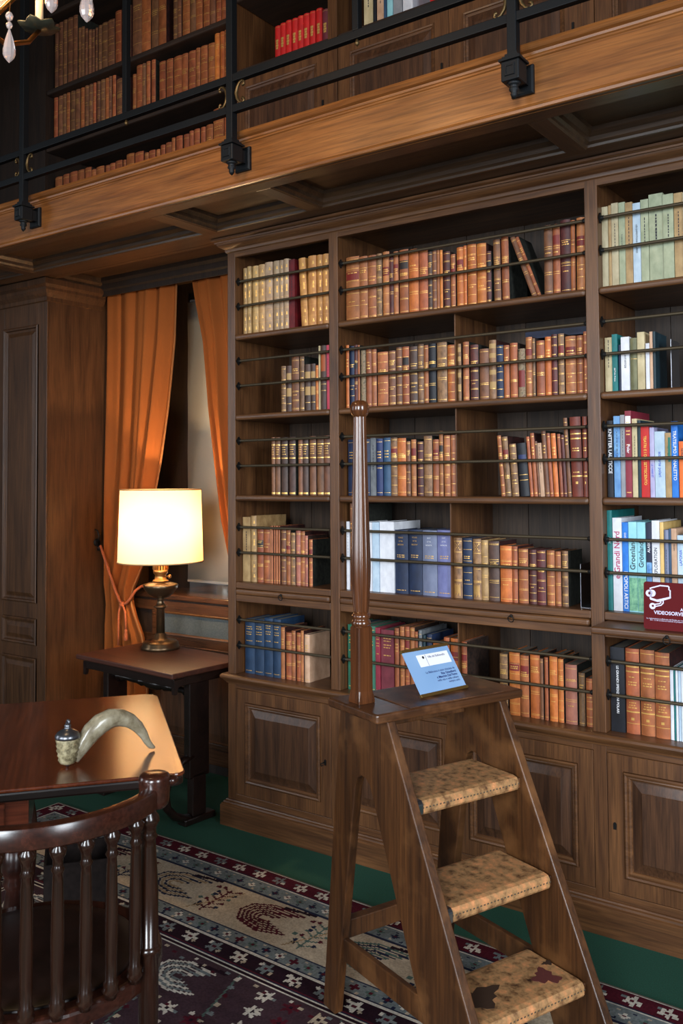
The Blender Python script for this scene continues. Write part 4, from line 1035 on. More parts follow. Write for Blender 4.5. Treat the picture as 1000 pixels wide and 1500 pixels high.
def interp(tab, z):
    if z >= tab[0][0]: return tab[0][1]
    for (za, a), (zb, b) in zip(tab[:-1], tab[1:]):
        if zb <= z <= za:
            t = (za-z)/(za-zb); t = t*t*(3-2*t) if False else t; return a+(b-a)*t
    return tab[-1][1]
def curtain(name, label, outer, inner, mirror, yc=.405):
    NS, NZ = 120, 70; mb = MB()
    for j in range(NZ+1):
        z = 2.655+(0.02-2.655)*j/NZ
        a = interp(outer, z); b = interp(inner, z); wd = abs(b-a)
        for i in range(NS+1):
            s = i/NS; ph = s*2*math.pi
            amp = .017+.020*(1-min(1, wd/.62))
            if z < .95 and z > .75: amp *= .9
            y = yc + amp*(.75-1.9*abs(math.sin(2.05*ph+.5+.12*math.sin(2*z)))**.8+.30*math.sin(6.7*ph+1.3+.5*z)+.3*math.sin(2.1*ph+z)) + .006*math.sin(3*z+8*s)
            y -= .04*math.exp(-((z-.86)/.16)**2)*s
            if z < 1.0: y = min(y, .448)
            if z < 1.25: y = max(y, .345)
            x = a+(b-a)*(s+.012*math.sin(5.2*ph+2))
            mb.v.append((x, y, z))
    mb.f = [(j*(NS+1)+i, j*(NS+1)+i+1, (j+1)*(NS+1)+i+1, (j+1)*(NS+1)+i) for j in range(NZ) for i in range(NS)]
    t = empty(name, (outer[0][1], yc, 0)); tag(t, label, 'curtain', 'window curtains')
    o = inroot(t, mb, 'cloth', fab, smooth=True, solid=.003)
    hem = MB()
    for j in range(NZ+1):
        k = j*(NS+1)+NS; p = mb.v[k]; hem.v += [(p[0]-.0, p[1]+.002, p[2]), (p[0]+(-.004 if mirror else .004), p[1]+.010, p[2])]
    hem.f = [(2*j, 2*j+1, 2*j+3, 2*j+2) for j in range(NZ)]
    inroot(t, hem, 'lining_edge', plain('curtain_lining_'+('r' if mirror else 'l'), (150, 96, 52), .9), smooth=True, solid=.002)
    return t
cl_out = [(2.66, -1.325), (1.3, -1.324), (.95, -1.315), (.86, -1.30), (.75, -1.315), (.55, -1.328), (0, -1.328)]
cl_in = [(2.66, -.745), (2.316, -.768), (1.943, -.821), (1.643, -.874), (1.35, -.945), (1.071, -1.005), (.955, -1.05), (.90, -1.055), (.80, -1.025), (.70, -.995), (.5, -.975), (0, -.96)]
curtain('curtain', 'orange curtain tied back with a cord, left of the window', cl_out, cl_in, False)
cr_out = [(2.66, -.012), (1.3, -.014), (.95, -.03), (.86, -.045), (.75, -.03), (.55, -.014), (0, -.01)]
cr_in = [(2.66, -.63), (2.5, -.60), (2.295, -.551), (1.927, -.512), (1.636, -.463), (1.35, -.41), (1.15, -.35), (.95, -.25), (.86, -.235), (.75, -.28), (.5, -.34), (0, -.36)]
curtain('curtain', 'orange curtain glowing beside the bookcase, right of the window', cr_out, cr_in, True)
cord_m = mottle('orange_cord', [(.3, (150, 70, 34)), (.7, (196, 104, 60))], 300, .8, 2, .4)
tb = empty('curtain_tieback', (-1.30, .30, 1.14)); tag(tb, 'orange rope tieback with tassel around the left curtain', 'tieback')
inroot(tb, MB().tube([(-1.315, .345, 1.17), (-1.288, .335, 1.182), (-1.25, .33, 1.12), (-1.215, .33, 1.05), (-1.15, .325, .94), (-1.115, .325, .885), (-1.088, .325, .868), (-1.06, .326, .875), (-1.03, .33, .905), (-1.005, .34, .945), (-1.0, .375, .965), (-1.01, .43, .97)], .008, 10), 'rope', cord_m, smooth=True)
inroot(tb, MB().lathe([(.004, .850), (.013, .857), (.017, .868), (.013, .879), (.004, .886)], 12, (-1.090, .322, 0)), 'knot', cord_m, smooth=True)
inroot(tb, MB().tube([(-1.100, .318, .865), (-1.112, .317, .82), (-1.114, .317, .74), (-1.114, .317, .64)], .006, 8), 'rope_end', cord_m, smooth=True)
inroot(tb, MB().tube([(-1.080, .318, .865), (-1.060, .317, .83), (-1.055, .317, .78), (-1.053, .317, .72)], .006, 8), 'rope_end', cord_m, smooth=True)
inroot(tb, MB().lathe([(.005, .735), (.010, .727), (.007, .717), (.010, .707), (.013, .675), (.010, .672)], 12, (-1.053, .317, 0)), 'tassel', cord_m, smooth=True)
hk = empty('tieback_hook', (-1.335, .31, 1.14)); tag(hk, 'dark iron tieback hook on the panelled pier side', 'hook')
inroot(hk, MB().lathe([(.022, 0), (.022, .004), (.012, .008)], 14, (PX, .345, 1.20), 'x'), 'rose', darkiron, smooth=True)
inroot(hk, MB().tube([(PX+.004, .345, 1.21), (PX+.03, .335, 1.215), (PX+.04, .33, 1.24), (PX+.03, .325, 1.27), (PX+.012, .325, 1.275)], [.007, .007, .006, .005, .004], 8), 'scroll', darkiron, smooth=True)
inroot(hk, MB().tube([(PX+.006, .345, 1.20), (PX+.02, .34, 1.155), (PX+.035, .335, 1.155), (PX+.04, .33, 1.18)], .005, 8), 'prong', darkiron, smooth=True)

# ------------------------------------------------------------ side table
ST = (-.474, -.216); SR = math.atan2(-.068, .744)
st = empty('side_table', (-.474, -.216, 0), SR); tag(st, 'dark wooden side table under the lit lamp', 'table')
W2 = .374; DP = .46
MB().box(-W2, W2, 0, DP, .676, .70).build('table_top', tabletop, st, bev=.005)
MB().box(-W2+.03, W2-.03, .03, DP-.03, .63, .676).build('apron', ebon, st, bev=.004)
for sx in (-1, 1):
    MB().prism([(.03, .665), (.09, .665), (.08, .64), (.05, .63), (.045, .60), (.03, .60)], .02, lambda a, b, t: (sx*(W2-.02-t), a, b)).build('bracket', ebon, st)
    x = sx*(W2-.06)
    lg = MB().box(x-.02, x+.02, .13, .25, .20, .64).build('leg', ebon, st, bev=.006)
    MB().loops(.145, .235, .24, .60, 0, [(0, 0), (.004, -.003), (.01, -.001)], fn=lambda a, y, b: (x-.02-.001+y, a, b)).build('leg_moulding', ebon, lg)
    for sg, y0 in ((-1, .14),):
        pts = [(x, y0-sg*.02, .30), (x, y0+sg*.04, .285), (x, y0+sg*.10, .24), (x, y0+sg*.13, .17), (x, y0+sg*.12, .10), (x, y0+sg*.08, .055), (x, y0+sg*.03, .03), (x, y0+sg*.0, .024)]
        MB().tube(pts, [.022, .022, .022, .022, .023, .024, .024, .024], 12, flat=(1.0, .8)).build('scroll_foot', ebon, st, smooth=True)
    MB().box(x-.03, x+.03, .10, .28, 0.0, .03).build('foot_block', ebon, st, bev=.006)
    MB().box(x-.02, x+.02, .15, .23, .03, .22).build('leg_stump', ebon, st, bev=.004)
prof = [(.012, -.31), (.020, -.29), (.028, -.275), (.016, -.262), (.024, -.24), (.014, -.22), (.018, -.12), (.024, -.09), (.016, -.075), (.026, -.04), (.028, 0), (.026, .04), (.016, .075), (.024, .09), (.018, .12), (.014, .22), (.024, .24), (.016, .262), (.028, .275), (.020, .29), (.012, .31)]
MB().lathe(prof, 16, (0, .19, .575), 'x').build('turned_stretcher', ebon, st, smooth=True)

# ------------------------------------------------------------ table lamp
LP = Vector((-.604, .153, .70))
lamp = empty('table_lamp', LP); tag(lamp, 'lit brass oil-style table lamp with a white drum shade', 'lamp')
bronzel = plain('lamp_bronze', (104, 84, 62), .3, .85)
brassl = plain('lamp_burner_brass', (190, 138, 80), .3, .9)
MB().lathe([(.096, .0), (.097, .012), (.092, .018), (.090, .030), (.082, .040), (.050, .044), (.034, .050), (.031, .07), (.022, .078), (.0215, .08)], 40).build('base', bronzel, lamp, smooth=True)
MB().lathe([(.0215, .08), (.0205, .20), (.024, .205), (.034, .210), (.034, .215), (.022, .222), (.017, .235), (.018, .250), (.022, .256)], 28).build('stem', bronzel, lamp, smooth=True)
MB().lathe([(.022, .254), (.045, .262), (.068, .280), (.084, .305), (.089, .322), (.086, .326), (.060, .334), (.034, .340)], 40).build('oil_reservoir', bronzel, lamp, smooth=True)
MB().lathe([(.040, .340), (.040, .346), (.030, .350), (.027, .372), (.036, .382), (.038, .396), (.034, .400), (.034, .428), (.030, .432)], 28).build('burner', brassl, lamp, smooth=True)
for k in range(16):
    a = k*math.pi/8; MB().box(-.004, .004, -.002, .002, .400, .434).build('gallery_prong', brassl, lamp, loc=(.036*math.cos(a), .036*math.sin(a), 0))
MB().lathe([(.003, .03), (.003, .058), (.009, .060), (.011, .066), (.008, .072), (.002, .073)], 12, (0, 0, .368), 'x').build('wick_knob', brassl, lamp, smooth=True)
MB().lathe([(.006, .43), (.006, .50)], 10).build('harp_stem', brassl, lamp, smooth=True)
shade_m, n_, b_ = nt('lamp_shade_fabric')
b_.inputs['Base Color'].default_value = lin((245, 232, 214)); b_.inputs['Roughness'].default_value = .9
tr = n_.nodes.new('ShaderNodeBsdfTranslucent'); tr.inputs['Color'].default_value = lin((250, 210, 156)); ms = n_.nodes.new('ShaderNodeMixShader'); ms.inputs[0].default_value = .36
n_.links.new(b_.outputs[0], ms.inputs[1]); n_.links.new(tr.outputs[0], ms.inputs[2]); n_.links.new(ms.outputs[0], n_.nodes['Material Output'].inputs[0])
mb = MB(); NS = 64
for (r, z) in ((.215, .442), (.2035, .807)):
    for k in range(NS): a = 2*math.pi*k/NS; mb.v.append((r*math.cos(a), r*math.sin(a), z))
mb.f = [(k, (k+1) % NS, NS+(k+1) % NS, NS+k) for k in range(NS)]
sh = mb.build('shade', shade_m, lamp, smooth=True)
trimm = plain('shade_trim', (168, 140, 100), .8)
for r, z in ((.2155, .441), (.204, .806)):
    MB().tube([(r*math.cos(2*math.pi*k/48), r*math.sin(2*math.pi*k/48), z) for k in range(48)], .0035, 6, True).build('shade_rim', trimm, sh, smooth=True)
for k in range(3):
    a = k*2*math.pi/3; MB().tube([(0, 0, .50), (.215*math.cos(a)*.95, .215*math.sin(a)*.95, .455)], .002, 6).build('shade_spider', brassl, sh)
bulb_m = plain('bulb_glow', (255, 230, 190), .5, emit=(255, 214, 160), es=20)
MB().lathe([(.008, .50), (.014, .52), (.026, .55), (.03, .575), (.024, .60), (.008, .612)], 16).build('bulb', bulb_m, lamp, smooth=True)
pl = bpy.data.lights.new('lamp_bulb_light', 'POINT'); pl.energy = 30; pl.color = (1.0, .68, .36); pl.shadow_soft_size = .02
plo = bpy.data.objects.new('lamp_bulb_light', pl); col.objects.link(plo); plo.parent = lamp; plo.location = (0, 0, .638)

# ------------------------------------------------------------ writing table
e1 = Vector((.784, -.62, 0)).normalized(); e2 = Vector((-e1.y*-1, 0, 0))
WT = Vector((1.03, -1.285, 0)); wrz = math.atan2(-.784, -.62)   # local +x runs left along the near edge, local +y is away from the far wall
wt = empty('writing_table', WT, wrz); tag(wt, 'polished mahogany writing table with rounded corners carrying the horn', 'table')
# local x: along e2 = (-.62,-.784); local y = rotated +90 = (.784,-.62) = toward camera ; table spans y -0.97..0
def rrect(x0, x1, y0, y1, rad, n=7):
    P = []
    for (cx, cy, a0, rr) in ((x0+rad[0], y0+rad[0], 180, rad[0]), (x1-rad[1], y0+rad[1], 270, rad[1]), (x1-rad[2], y1-rad[2], 0, rad[2]), (x0+rad[3], y1-rad[3], 90, rad[3])):
        for k in range(n): a = R(a0+90*k/(n-1)); P.append((cx+rr*math.cos(a), cy+rr*math.sin(a)))
    return P
ttop = wood('polished_mahogany_top', (124, 60, 31), (72, 31, 18), 'y', .5, rough=.19, coat=.3, bump=.01)
MB().prism(rrect(0, 1.9, -.975, 0, (.055, .05, .05, .03)), .010, lambda a, b, t: (a, b, .740+t)).build('table_top', ttop, wt, bev=.004)
MB().prism(rrect(.004, 1.896, -.971, -.004, (.05, .05, .05, .03)), .026, lambda a, b, t: (a, b, .714+t)).build('edge_moulding', ebon, wt, bev=.006)
ap = MB().box(.41, 1.5, -.86, -.05, .585, .714).build('apron', maho, wt, bev=.003)
for x0 in (.47, 1.0):
    dr = MB().loops(x0, x0+.46, .605, .700, .050, [(0, 0), (0, -.006), (.003, -.008), (.02, -.008)], fn=lambda a, y, b: (a, -y, b)).build('drawer', maho, wt)
    MB().lathe([(.006, .056), (.006, .062), (.013, .068), (.013, .076), (.004, .080)], 14, (x0+.23, -.10, .655), 'y').build('drawer_knob', brass, dr, smooth=True, loc=(0, 0, 0))
lp_ = [(.032, .585), (.032, .50), (.024, .485), (.030, .47), (.020, .45), (.028, .40), (.033, .34), (.026, .22), (.018, .12), (.024, .10), (.016, .085), (.020, .05), (.022, .028), (.014, .0095)]
for (x, y) in ((.45, -.82), (.45, -.10), (1.45, -.82), (1.45, -.10)):
    MB().lathe(lp_[::-1], 20, (x, y, 0)).build('leg', maho_d, wt, smooth=True)
# leather waste box under the table
wx = empty('waste_paper_box', (.20, -.98, 0.009), wrz); tag(wx, 'dark leather waste paper box on the rug under the writing table', 'box')
lea = mottle('dark_leather', [(.3, (22, 18, 17)), (.7, (36, 29, 27))], 40, .9, 4, .2, spec=.1)
for a, b, c, d in ((-.12, .12, -.10, -.09), (-.12, .12, .09, .10), (-.12, -.11, -.09, .09), (.11, .12, -.09, .09)): MB().box(a, b, c, d, 0, .24).build('side', lea, wx, bev=.003)
MB().box(-.11, .11, -.09, .09, 0, .008).build('bottom', lea, wx)

# ------------------------------------------------------------ carved horn
hn = empty('horn', (.715, -1.435, .7503)); tag(hn, 'curved pale drinking horn with carved band and pewter lid on the table', 'horn')
horn_m = mottle('pale_horn', [(.3, (104, 92, 70)), (.55, (152, 142, 118)), (.75, (176, 168, 148))], 30, .3, 5, .1, stretch=(1, 1, 1), coat=.4)
carv_m = mottle('carved_horn', [(.35, (96, 86, 60)), (.55, (168, 156, 120)), (.7, (190, 178, 146))], 55, .5, 3, 1.0)
hv = Vector((.758+.03, -1.187, 0))-Vector((.701, -1.44, 0)); hl = hv.length; hd = hv.normalized()
def hp(s, z): return (hd.x*s, hd.y*s, z)
# body: from the base of the cup sweeping up and over to the tip
pts = [hp(.02, .012), hp(.035, .035), hp(.05, .060), hp(.07, .085), hp(.095, .103), hp(.125, .114), hp(.155, .112), hp(.185, .098), hp(.21, .076), hp(.228, .050), hp(.240, .026), hp(.252, .012), hp(.262, .007)]
rad = [.012, .018, .025, .029, .030, .028, .025, .021, .017, .013, .010, .008, .004]
MB().tube(pts, rad, 20, flat=(.8, 1.0)).build('horn_body', horn_m, hn, smooth=True)
mb = MB(); prof = [(.010, .006), (.020, .010), (.026, .020), (.024, .026), (.028, .032), (.026, .038), (.031, .046), (.028, .052), (.032, .060), (.030, .066), (.033, .074), (.031, .080)]
mb.lathe(prof, 28); o = mb.build('carved_cup', carv_m, hn, smooth=True)
MB().lathe([(.034, .079), (.035, .083), (.034, .088), (.030, .094), (.020, .101), (.010, .105), (.008, .110), (.010, .114), (.004, .120)], 28).build('lid', pewter, hn, smooth=True)
MB().tube([(0, 0, .112), (-.006, .004, .118), (0, .002, .126), (.008, -.002, .128), (.012, -.004, .122)], [.006, .006, .006, .005, .003], 8).build('lid_finial', pewter, hn, smooth=True)
MB().lathe([(.003, .0), (.006, .003), (.008, .007), (.005, .010)], 12).build('foot_stud', pewter, hn, smooth=True)

# ------------------------------------------------------------ round-backed armchair
CC = (.96, -1.72); crz = math.atan2(.6, -.8)    # local +x is the way the chair faces, local -y its right hand side
ch = empty('armchair', (CC[0], CC[1], 0), crz); tag(ch, 'dark mahogany tub armchair with turned spindles at the writing table', 'chair')
ch.location.z = .009
RR = .300
def pol(a, r, z): t = R(a); return (-r*math.sin(t), -r*math.cos(t), z)     # a: degrees from the right-hand side towards the back
mb = MB(); N = 60; A0, A1 = 27, 153
sec = [(-.013, -.023), (.016, -.024), (.019, -.021), (.020, .016), (.017, .022), (.008, .0245), (-.010, .024), (-.016, .019), (-.016, -.018)]
for i in range(N+1):
    a = A0+(A1-A0)*i/N; lift = 0
    for (dr, dz) in sec: mb.v.append(pol(a, RR+dr, .802+dz))
m = len(sec)
for i in range(N):
    for k in range(m): mb.f.append((i*m+k, i*m+(k+1) % m, (i+1)*m+(k+1) % m, (i+1)*m+k))
mb.f += [tuple(range(m))[::-1], tuple(range(N*m, N*m+m))]
autosmooth(mb.build('back_rail', maho_chair, ch), 32)
for A in (26, 154):
    sg = 1 if A < 90 else -1
    p = pol(A, RR, 0)
    at = MB().lathe([(.026, .776), (.033, .784), (.035, .795), (.037, .842), (.035, .850), (.030, .853), (.0, .8535)], 22, (p[0], p[1], 0)).build('arm_terminal', maho_chair, ch, smooth=True)
    p2 = pol(A-sg*4, RR+.034, 0); MB().lathe([(.004, -.010), (.014, -.007), (.018, 0), (.014, .008), (.004, .012)], 16, (p2[0], p2[1], .832), 'z').build('arm_knob', maho_chair, at, smooth=True)
sp = [(.012, .415), (.014, .425), (.019, .432), (.015, .440), (.017, .448), (.0125, .456), (.0135, .50), (.0145, .58), (.0115, .70), (.0105, .718), (.0145, .726), (.0105, .733), (.0115, .748), (.0165, .757), (.0185, .768), (.012, .776), (.012, .785)]
spm = MB().lathe([(r, z-.415) for r, z in sp], 16)
first = None
for a in (42.2, 56.2, 68.2, 79.8, 91.7, 103.5, 115.3, 127, 139):
    pb = Vector(pol(a, .296, .415)); ptp = Vector(pol(a, .300, .780))
    if first is None: first = spm.build('spindle', maho_cz, ch, smooth=True); o = first
    else: o = dup(first, ch)
    o.location = pb; o.rotation_euler = (ptp-pb).to_track_quat('Z', 'Y').to_euler()
for a in (33, 147):   # front posts running from the rail down to the floor
    p = pol(a, .302, 0)
    MB().lathe([(.014, .0), (.018, .02), (.020, .12), (.023, .36), (.024, .46), (.028, .464), (.030, .470), (.026, .476), (.022, .48), (.023, .60), (.017, .70), (.016, .715), (.021, .722), (.017, .730), (.019, .745), (.025, .756), (.024, .768), (.018, .776), (.018, .785)], 20, (p[0], p[1], 0)).build('post_leg', maho_cz, ch, smooth=True)
for a in (112, 68):
    p = pol(a, .27, 0)
    MB().lathe([(.012, .0), (.016, .02), (.018, .12), (.022, .34), (.022, .38)], 18, (p[0], p[1], 0)).build('rear_leg', maho_cz, ch, smooth=True)
def disc(r, z0, z1, sx=1.0, n=48): return [(r*math.cos(2*math.pi*k/n)*sx, r*math.sin(2*math.pi*k/n)) for k in range(n)]
MB().prism(disc(.302, 0, 0, .94), .045, lambda a, b, t: (a, b, .372+t)).build('seat_rim', maho_chair, ch, bev=.012, seg=3)
leath = mottle('seat_leather', [(.3, (24, 14, 11)), (.7, (38, 22, 17))], 20, .4, 4, .1)
MB().lathe([(.25, .416), (.24, .422), (.20, .426), (.10, .424), (.0, .422)], 40).build('seat_pad', leath, ch, smooth=True)

# ------------------------------------------------------------ library step ladder
LAx = Vector((.93, -.36, 0)).normalized(); LBx = Vector((.36, .93, 0)).normalized()
U0, V0 = 1.88, -.19
ld = empty('library_ladder', LAx*U0+LBx*V0 + Vector((0, 0, .009)), math.atan2(-.36, .93)); tag(ld, 'walnut library steps with leather treads and a tall turned hand pole', 'ladder')
ol = [(1.555, .896), (1.782, .896), (2.235, 0), (2.005, 0), (1.712, .675), (1.700, .700), (1.680, .716), (1.656, .718), (1.636, .704), (1.627, .68), (1.515, 0), (1.452, 0)]
for v0 in (-.405, .0):
    MB().prism(ol, .028, lambda a, b, t: (a-U0, v0+t-V0, b)).build('side_panel', walnut, ld, bev=.003)
def lbox(u0_, u1_, w0_, w1_, z0, z1, nm, mt, par=None, **k): return MB().box(u0_-U0, u1_-U0, w0_-V0, w1_-V0, z0, z1).build(nm, mt, par or ld, **k)
pf = lbox(1.560, 1.802, -.452, .078, .896, .921, 'platform', walnut_x, bev=.006, seg=3)
plea = mottle('platform_worn_leather', [(.35, (52, 32, 22)), (.55, (88, 56, 36)), (.68, (126, 84, 52))], 16, .42, 7, .2)
lbox(1.575, 1.796, -.335, .005, .9205, .9235, 'leather_top', plea, pf, bev=.001)
tread = mottle('tread_leather', [(.28, (58, 36, 24)), (.38, (124, 88, 56)), (.50, (164, 124, 82)), (.60, (190, 132, 86)), (.70, (214, 146, 96)), (.80, (204, 168, 124))], 40, .5, 9, .25)
nailm = plain('tread_nails', (104, 90, 72), .45, .5)
for k, zt in enumerate((.7, .468, .235)):
    uf = 2.235-.495*zt-.018; ub = uf-.205
    s_ = lbox(ub, uf-.004, -.377, .0, zt-.034, zt-.006, 'step', walnut_x, bev=.003)
    mb = MB(); n = 10
    prof = [(ub-U0, zt-.006), (ub-U0, zt-.001), (ub+.01-U0, zt+.001), (uf-.02-U0, zt+.001), (uf-.006-U0, zt-.002), (uf+.001-U0, zt-.010), (uf+.001-U0, zt-.030), (uf-.003-U0, zt-.036), (uf-.0035-U0, zt-.006)]
    mb.prism(prof, .352, lambda a, b, t: (a, -.365+t-V0, b)); mb.build('leather_pad', tread, s_)
    mb = MB()
    for q in range(34): mb.lathe([(.0034, 0), (.0028, -.0015), (.001, -.0022)], 6, (uf+.001-U0, -.36+q*.0104-V0, zt-.018), 'x')
    nl = MB()
    for q in range(30):
        c = (uf+.0012-U0, -.355+q*.0118-V0, zt-.018); nl.add([(c[0], c[1]-.003, c[2]-.002), (c[0]+.0012, c[1], c[2]), (c[0], c[1]+.003, c[2]-.002), (c[0], c[1]+.003, c[2]+.002), (c[0], c[1]-.003, c[2]+.002)], [(0, 1, 4), (1, 2, 3), (0, 2, 1), (1, 3, 4)])
    nl.build('nail_trim', nailm, s_)['kind'] = 'stuff'
    if k == 2:
        redw = plain('worn_red_hide', (92, 40, 36), .7); stain = plain('dark_hide_stain', (58, 40, 28), .6)
        for (cu, cw, ru, rw, mt_, ph_) in ((uf-.075, -.075, .034, .032, redw, 0), (uf-.12, -.022, .010, .014, stain, 1), (uf-.10, -.285, .040, .060, stain, 2)):
            MB().prism([(cu-U0+ru*(1+.28*math.sin(3*t_+ph_)+.18*math.cos(7*t_))*math.cos(t_), cw-V0+rw*(1+.28*math.sin(3*t_+ph_)+.18*math.cos(7*t_))*math.sin(t_)) for t_ in [q*math.pi/14 for q in range(28)]], .0004, lambda a, b, t: (a, b, zt+.0010+t)).build('worn_patch', mt_, s_)
    for w_ in (-.3775,):
        MB().prism([(uf-.045-U0, zt+.0015), (uf-.004-U0, zt+.0015), (uf+.004-U0, zt-.008), (uf+.004-U0, zt-.032), (uf-.002-U0, zt-.038), (uf-.045-U0, zt-.038)], .022, lambda a, b, t: (a, w_+t-V0, b)).build('metal_corner', steel, s_, bev=.002)
lbox(1.490, 1.522, -.377, .0, .205, .258, 'rear_stretcher', walnut, bev=.003)
for w_ in (-.398, .007): lbox(1.52, 1.93, w_, w_+.018, .165, .228, 'side_stretcher', walnut, bev=.003)
lbox(1.60, 1.63, -.377, .0, .83, .893, 'top_rail', walnut, bev=.003)
# hand pole
PU, PV = 1.660-U0, -.402-V0
mb = MB()
for (h, z) in ((.0265, .9212), (.0265, .93), (.0235, .955), (.0235, 1.115), (.0235, 1.128), (.017, 1.136)):
    c = h*.86 if z > .93 else h*.97
    mb.v += [(PU+a, PV+b, z) for a, b in ((-h, -c), (-c, -h), (c, -h), (h, -c), (h, c), (c, h), (-c, h), (-h, c))]
for i in range(5):
    for k in range(8): mb.f.append((i*8+k, i*8+(k+1) % 8, i*8+8+(k+1) % 8, i*8+8+k))
mb.f += [tuple(range(8))[::-1], tuple(range(40, 48))]
pb = mb.build('pole_base', pole_wood, ld, bev=.0015)
MB().lathe([(.018, 1.130), (.026, 1.134), (.028, 1.142), (.024, 1.149), (.022, 1.152), (.026, 1.157), (.026, 1.163), (.021, 1.168), (.020, 1.174)], 24, (PU, PV, 0)).build('pole_collar', pole_wood, ld, smooth=True)
prof = [(.0205, 1.172), (.0235, 1.20), (.0268, 1.26), (.0275, 1.30), (.0262, 1.36), (.0235, 1.45), (.0205, 1.58), (.0178, 1.715), (.017, 1.722)]
mb = MB(); n = 96
for (r_, z_) in prof:
    for k in range(n):
        a = 2*math.pi*k/n; q = r_*(.90+.125*abs(math.sin(4*a+.6))**.8); mb.v.append((PU+q*math.cos(a), PV+q*math.sin(a), z_))
for i in range(len(prof)-1):
    for k in range(n): mb.f.append((i*n+k, i*n+(k+1) % n, (i+1)*n+(k+1) % n, (i+1)*n+k))
autosmooth(mb.build('pole_shaft', pole_wood, ld), 25)
MB().lathe([(.004, 1.714), (.016, 1.716), (.0235, 1.725), (.0268, 1.738), (.0262, 1.750), (.022, 1.759), (.014, 1.7635), (.006, 1.765), (.002, 1.7655)], 28, (PU, PV, 0)).build('pole_knob', pole_wood, ld, smooth=True)

# ------------------------------------------------------------ information placard on the platform
PB = Vector((1.527, -.858, .9355)); PE = Vector((1.574, -.677, .9355)); px_ = (PE-PB); PWd = px_.length; px_ = px_.normalized()
bk = Vector((-px_.y, px_.x, 0)); hgt = .142; lean_ = math.atan2(.0825, .116)
pc = empty('information_placard', PB, math.atan2(px_.y, px_.x)); tag(pc, 'pale blue information placard leaning in brass holders on the ladder platform', 'placard')
cl_, sl_ = math.cos(lean_), math.sin(lean_)
def pf_(a, b, t): return (a, b*sl_-t*cl_, b*cl_+t*sl_)
pblue = mottle('placard_blue', [(.3, (126, 162, 204)), (.7, (150, 182, 220))], 4, .3, 2, 0)
MB().prism([(0, 0), (PWd, 0), (PWd, hgt), (0, hgt)], .003, lambda a, b, t: pf_(a, b, t)).build('panel', pblue, pc)
brz = plain('placard_bronze', (128, 98, 52), .35, .7)
for z0 in (-.002, hgt-.006): MB().prism([(-.003, z0), (PWd+.004, z0), (PWd+.004, z0+.009), (-.003, z0+.009)], .009, lambda a, b, t: pf_(a, b, t-.003)).build('holder_strip', brz, pc, bev=.001)
MB().tube([(PWd/2, .10*sl_+.004, .10*cl_), (PWd/2, .092, .003)], .003, 8).build('easel_foot', brz, pc)
MB().prism([(.028*PWd/.187+.018, .085), (PWd-.012, .085), (PWd-.012, .122), (.046, .122)], .0006, lambda a, b, t: pf_(a, b, .003+t)).build('title_strip', whitem, pc)
def ptxt(sv, x, b, size, mt, align='LEFT', bold=0): text_part('lettering', sv, lambda u, v: pf_(x+u*size, b+v*size, .0038), mt, pc, align, bold)
pnavy = plain('placard_ink', (32, 52, 112), .5)
ptxt('Villa del Balbianello', .088, .112, .0092, pnavy, 'LEFT', .008)
MB().prism([(.080, .086), (.0808, .086), (.0808, .121), (.080, .121)], .0003, lambda a, b, t: pf_(a, b, .0037+t)).build('divider_line', pnavy, pc)
MB().prism([(.070+.004*math.cos(k*math.pi/5), .113+.0045*math.sin(k*math.pi/5)) for k in range(10)], .0003, lambda a, b, t: pf_(a, b, .0037+t)).build('leaf_emblem', darkm, pc)
for sv, b, bo, sz in (('La Biblioteca è stata adottata da', .066, 0, .0092), ('Rita Ghiselberti', .056, .02, .0098), ('e Maurizio Dal Pozzo', .0465, .02, .0098), ('nella vita e nella cultura', .037, 0, .0092), ('sempre uniti', .028, 0, .0092)):
    ptxt(sv, PWd-.014, b, sz, pnavy, 'RIGHT', bo)

# ------------------------------------------------------------ video surveillance sign on the pulled-out shelf
SX, SYY, SZ_ = 1.918, -.10, 1.0612
sg_ = empty('surveillance_sign', (SX, SYY, SZ_)); tag(sg_, 'dark red video surveillance sign standing on the pulled-out shelf', 'sign')
SW, SHH = .30, .152; tilt = R(3)
def sf(a, b, t): return (a, b*math.sin(tilt)-t, b*math.cos(tilt))
smat = plain('sign_dark_red', (92, 22, 26), .75, spec=.15)
rr = [(x, y) for x, y in rrect(0, SW, 0, SHH, (.008,)*4, 5)]
MB().prism(rr, .004, sf).build('panel', smat, sg_)
MB().prism([(.10, 0), (.20, 0), (.18, .10), (.12, .10)], .002, lambda a, b, t: (a, b*.01+.055-b*.32, b)).build('easel_leg', smat, sg_)
lilac = plain('sign_print', (216, 212, 240), .5)
k_ = .300/300.0
def line(pts, wdt, nm='pictogram_line', close=False):
    mb = MB(); P = [Vector((a, b, 0)) for a, b in pts]; n = len(P)
    for i in range(n if close else n-1):
        a, b = P[i], P[(i+1) % n]; d = (b-a).normalized(); nn = Vector((-d.y, d.x, 0))*wdt/2; e = d*wdt*.35
        q = [a-e+nn, a-e-nn, b+e-nn, b+e+nn]; mb.add([sf(v.x, v.y, .0043+.0001*(i % 2)) for v in q], [(0, 1, 2, 3)])
    return mb.build(nm, lilac, sg_)
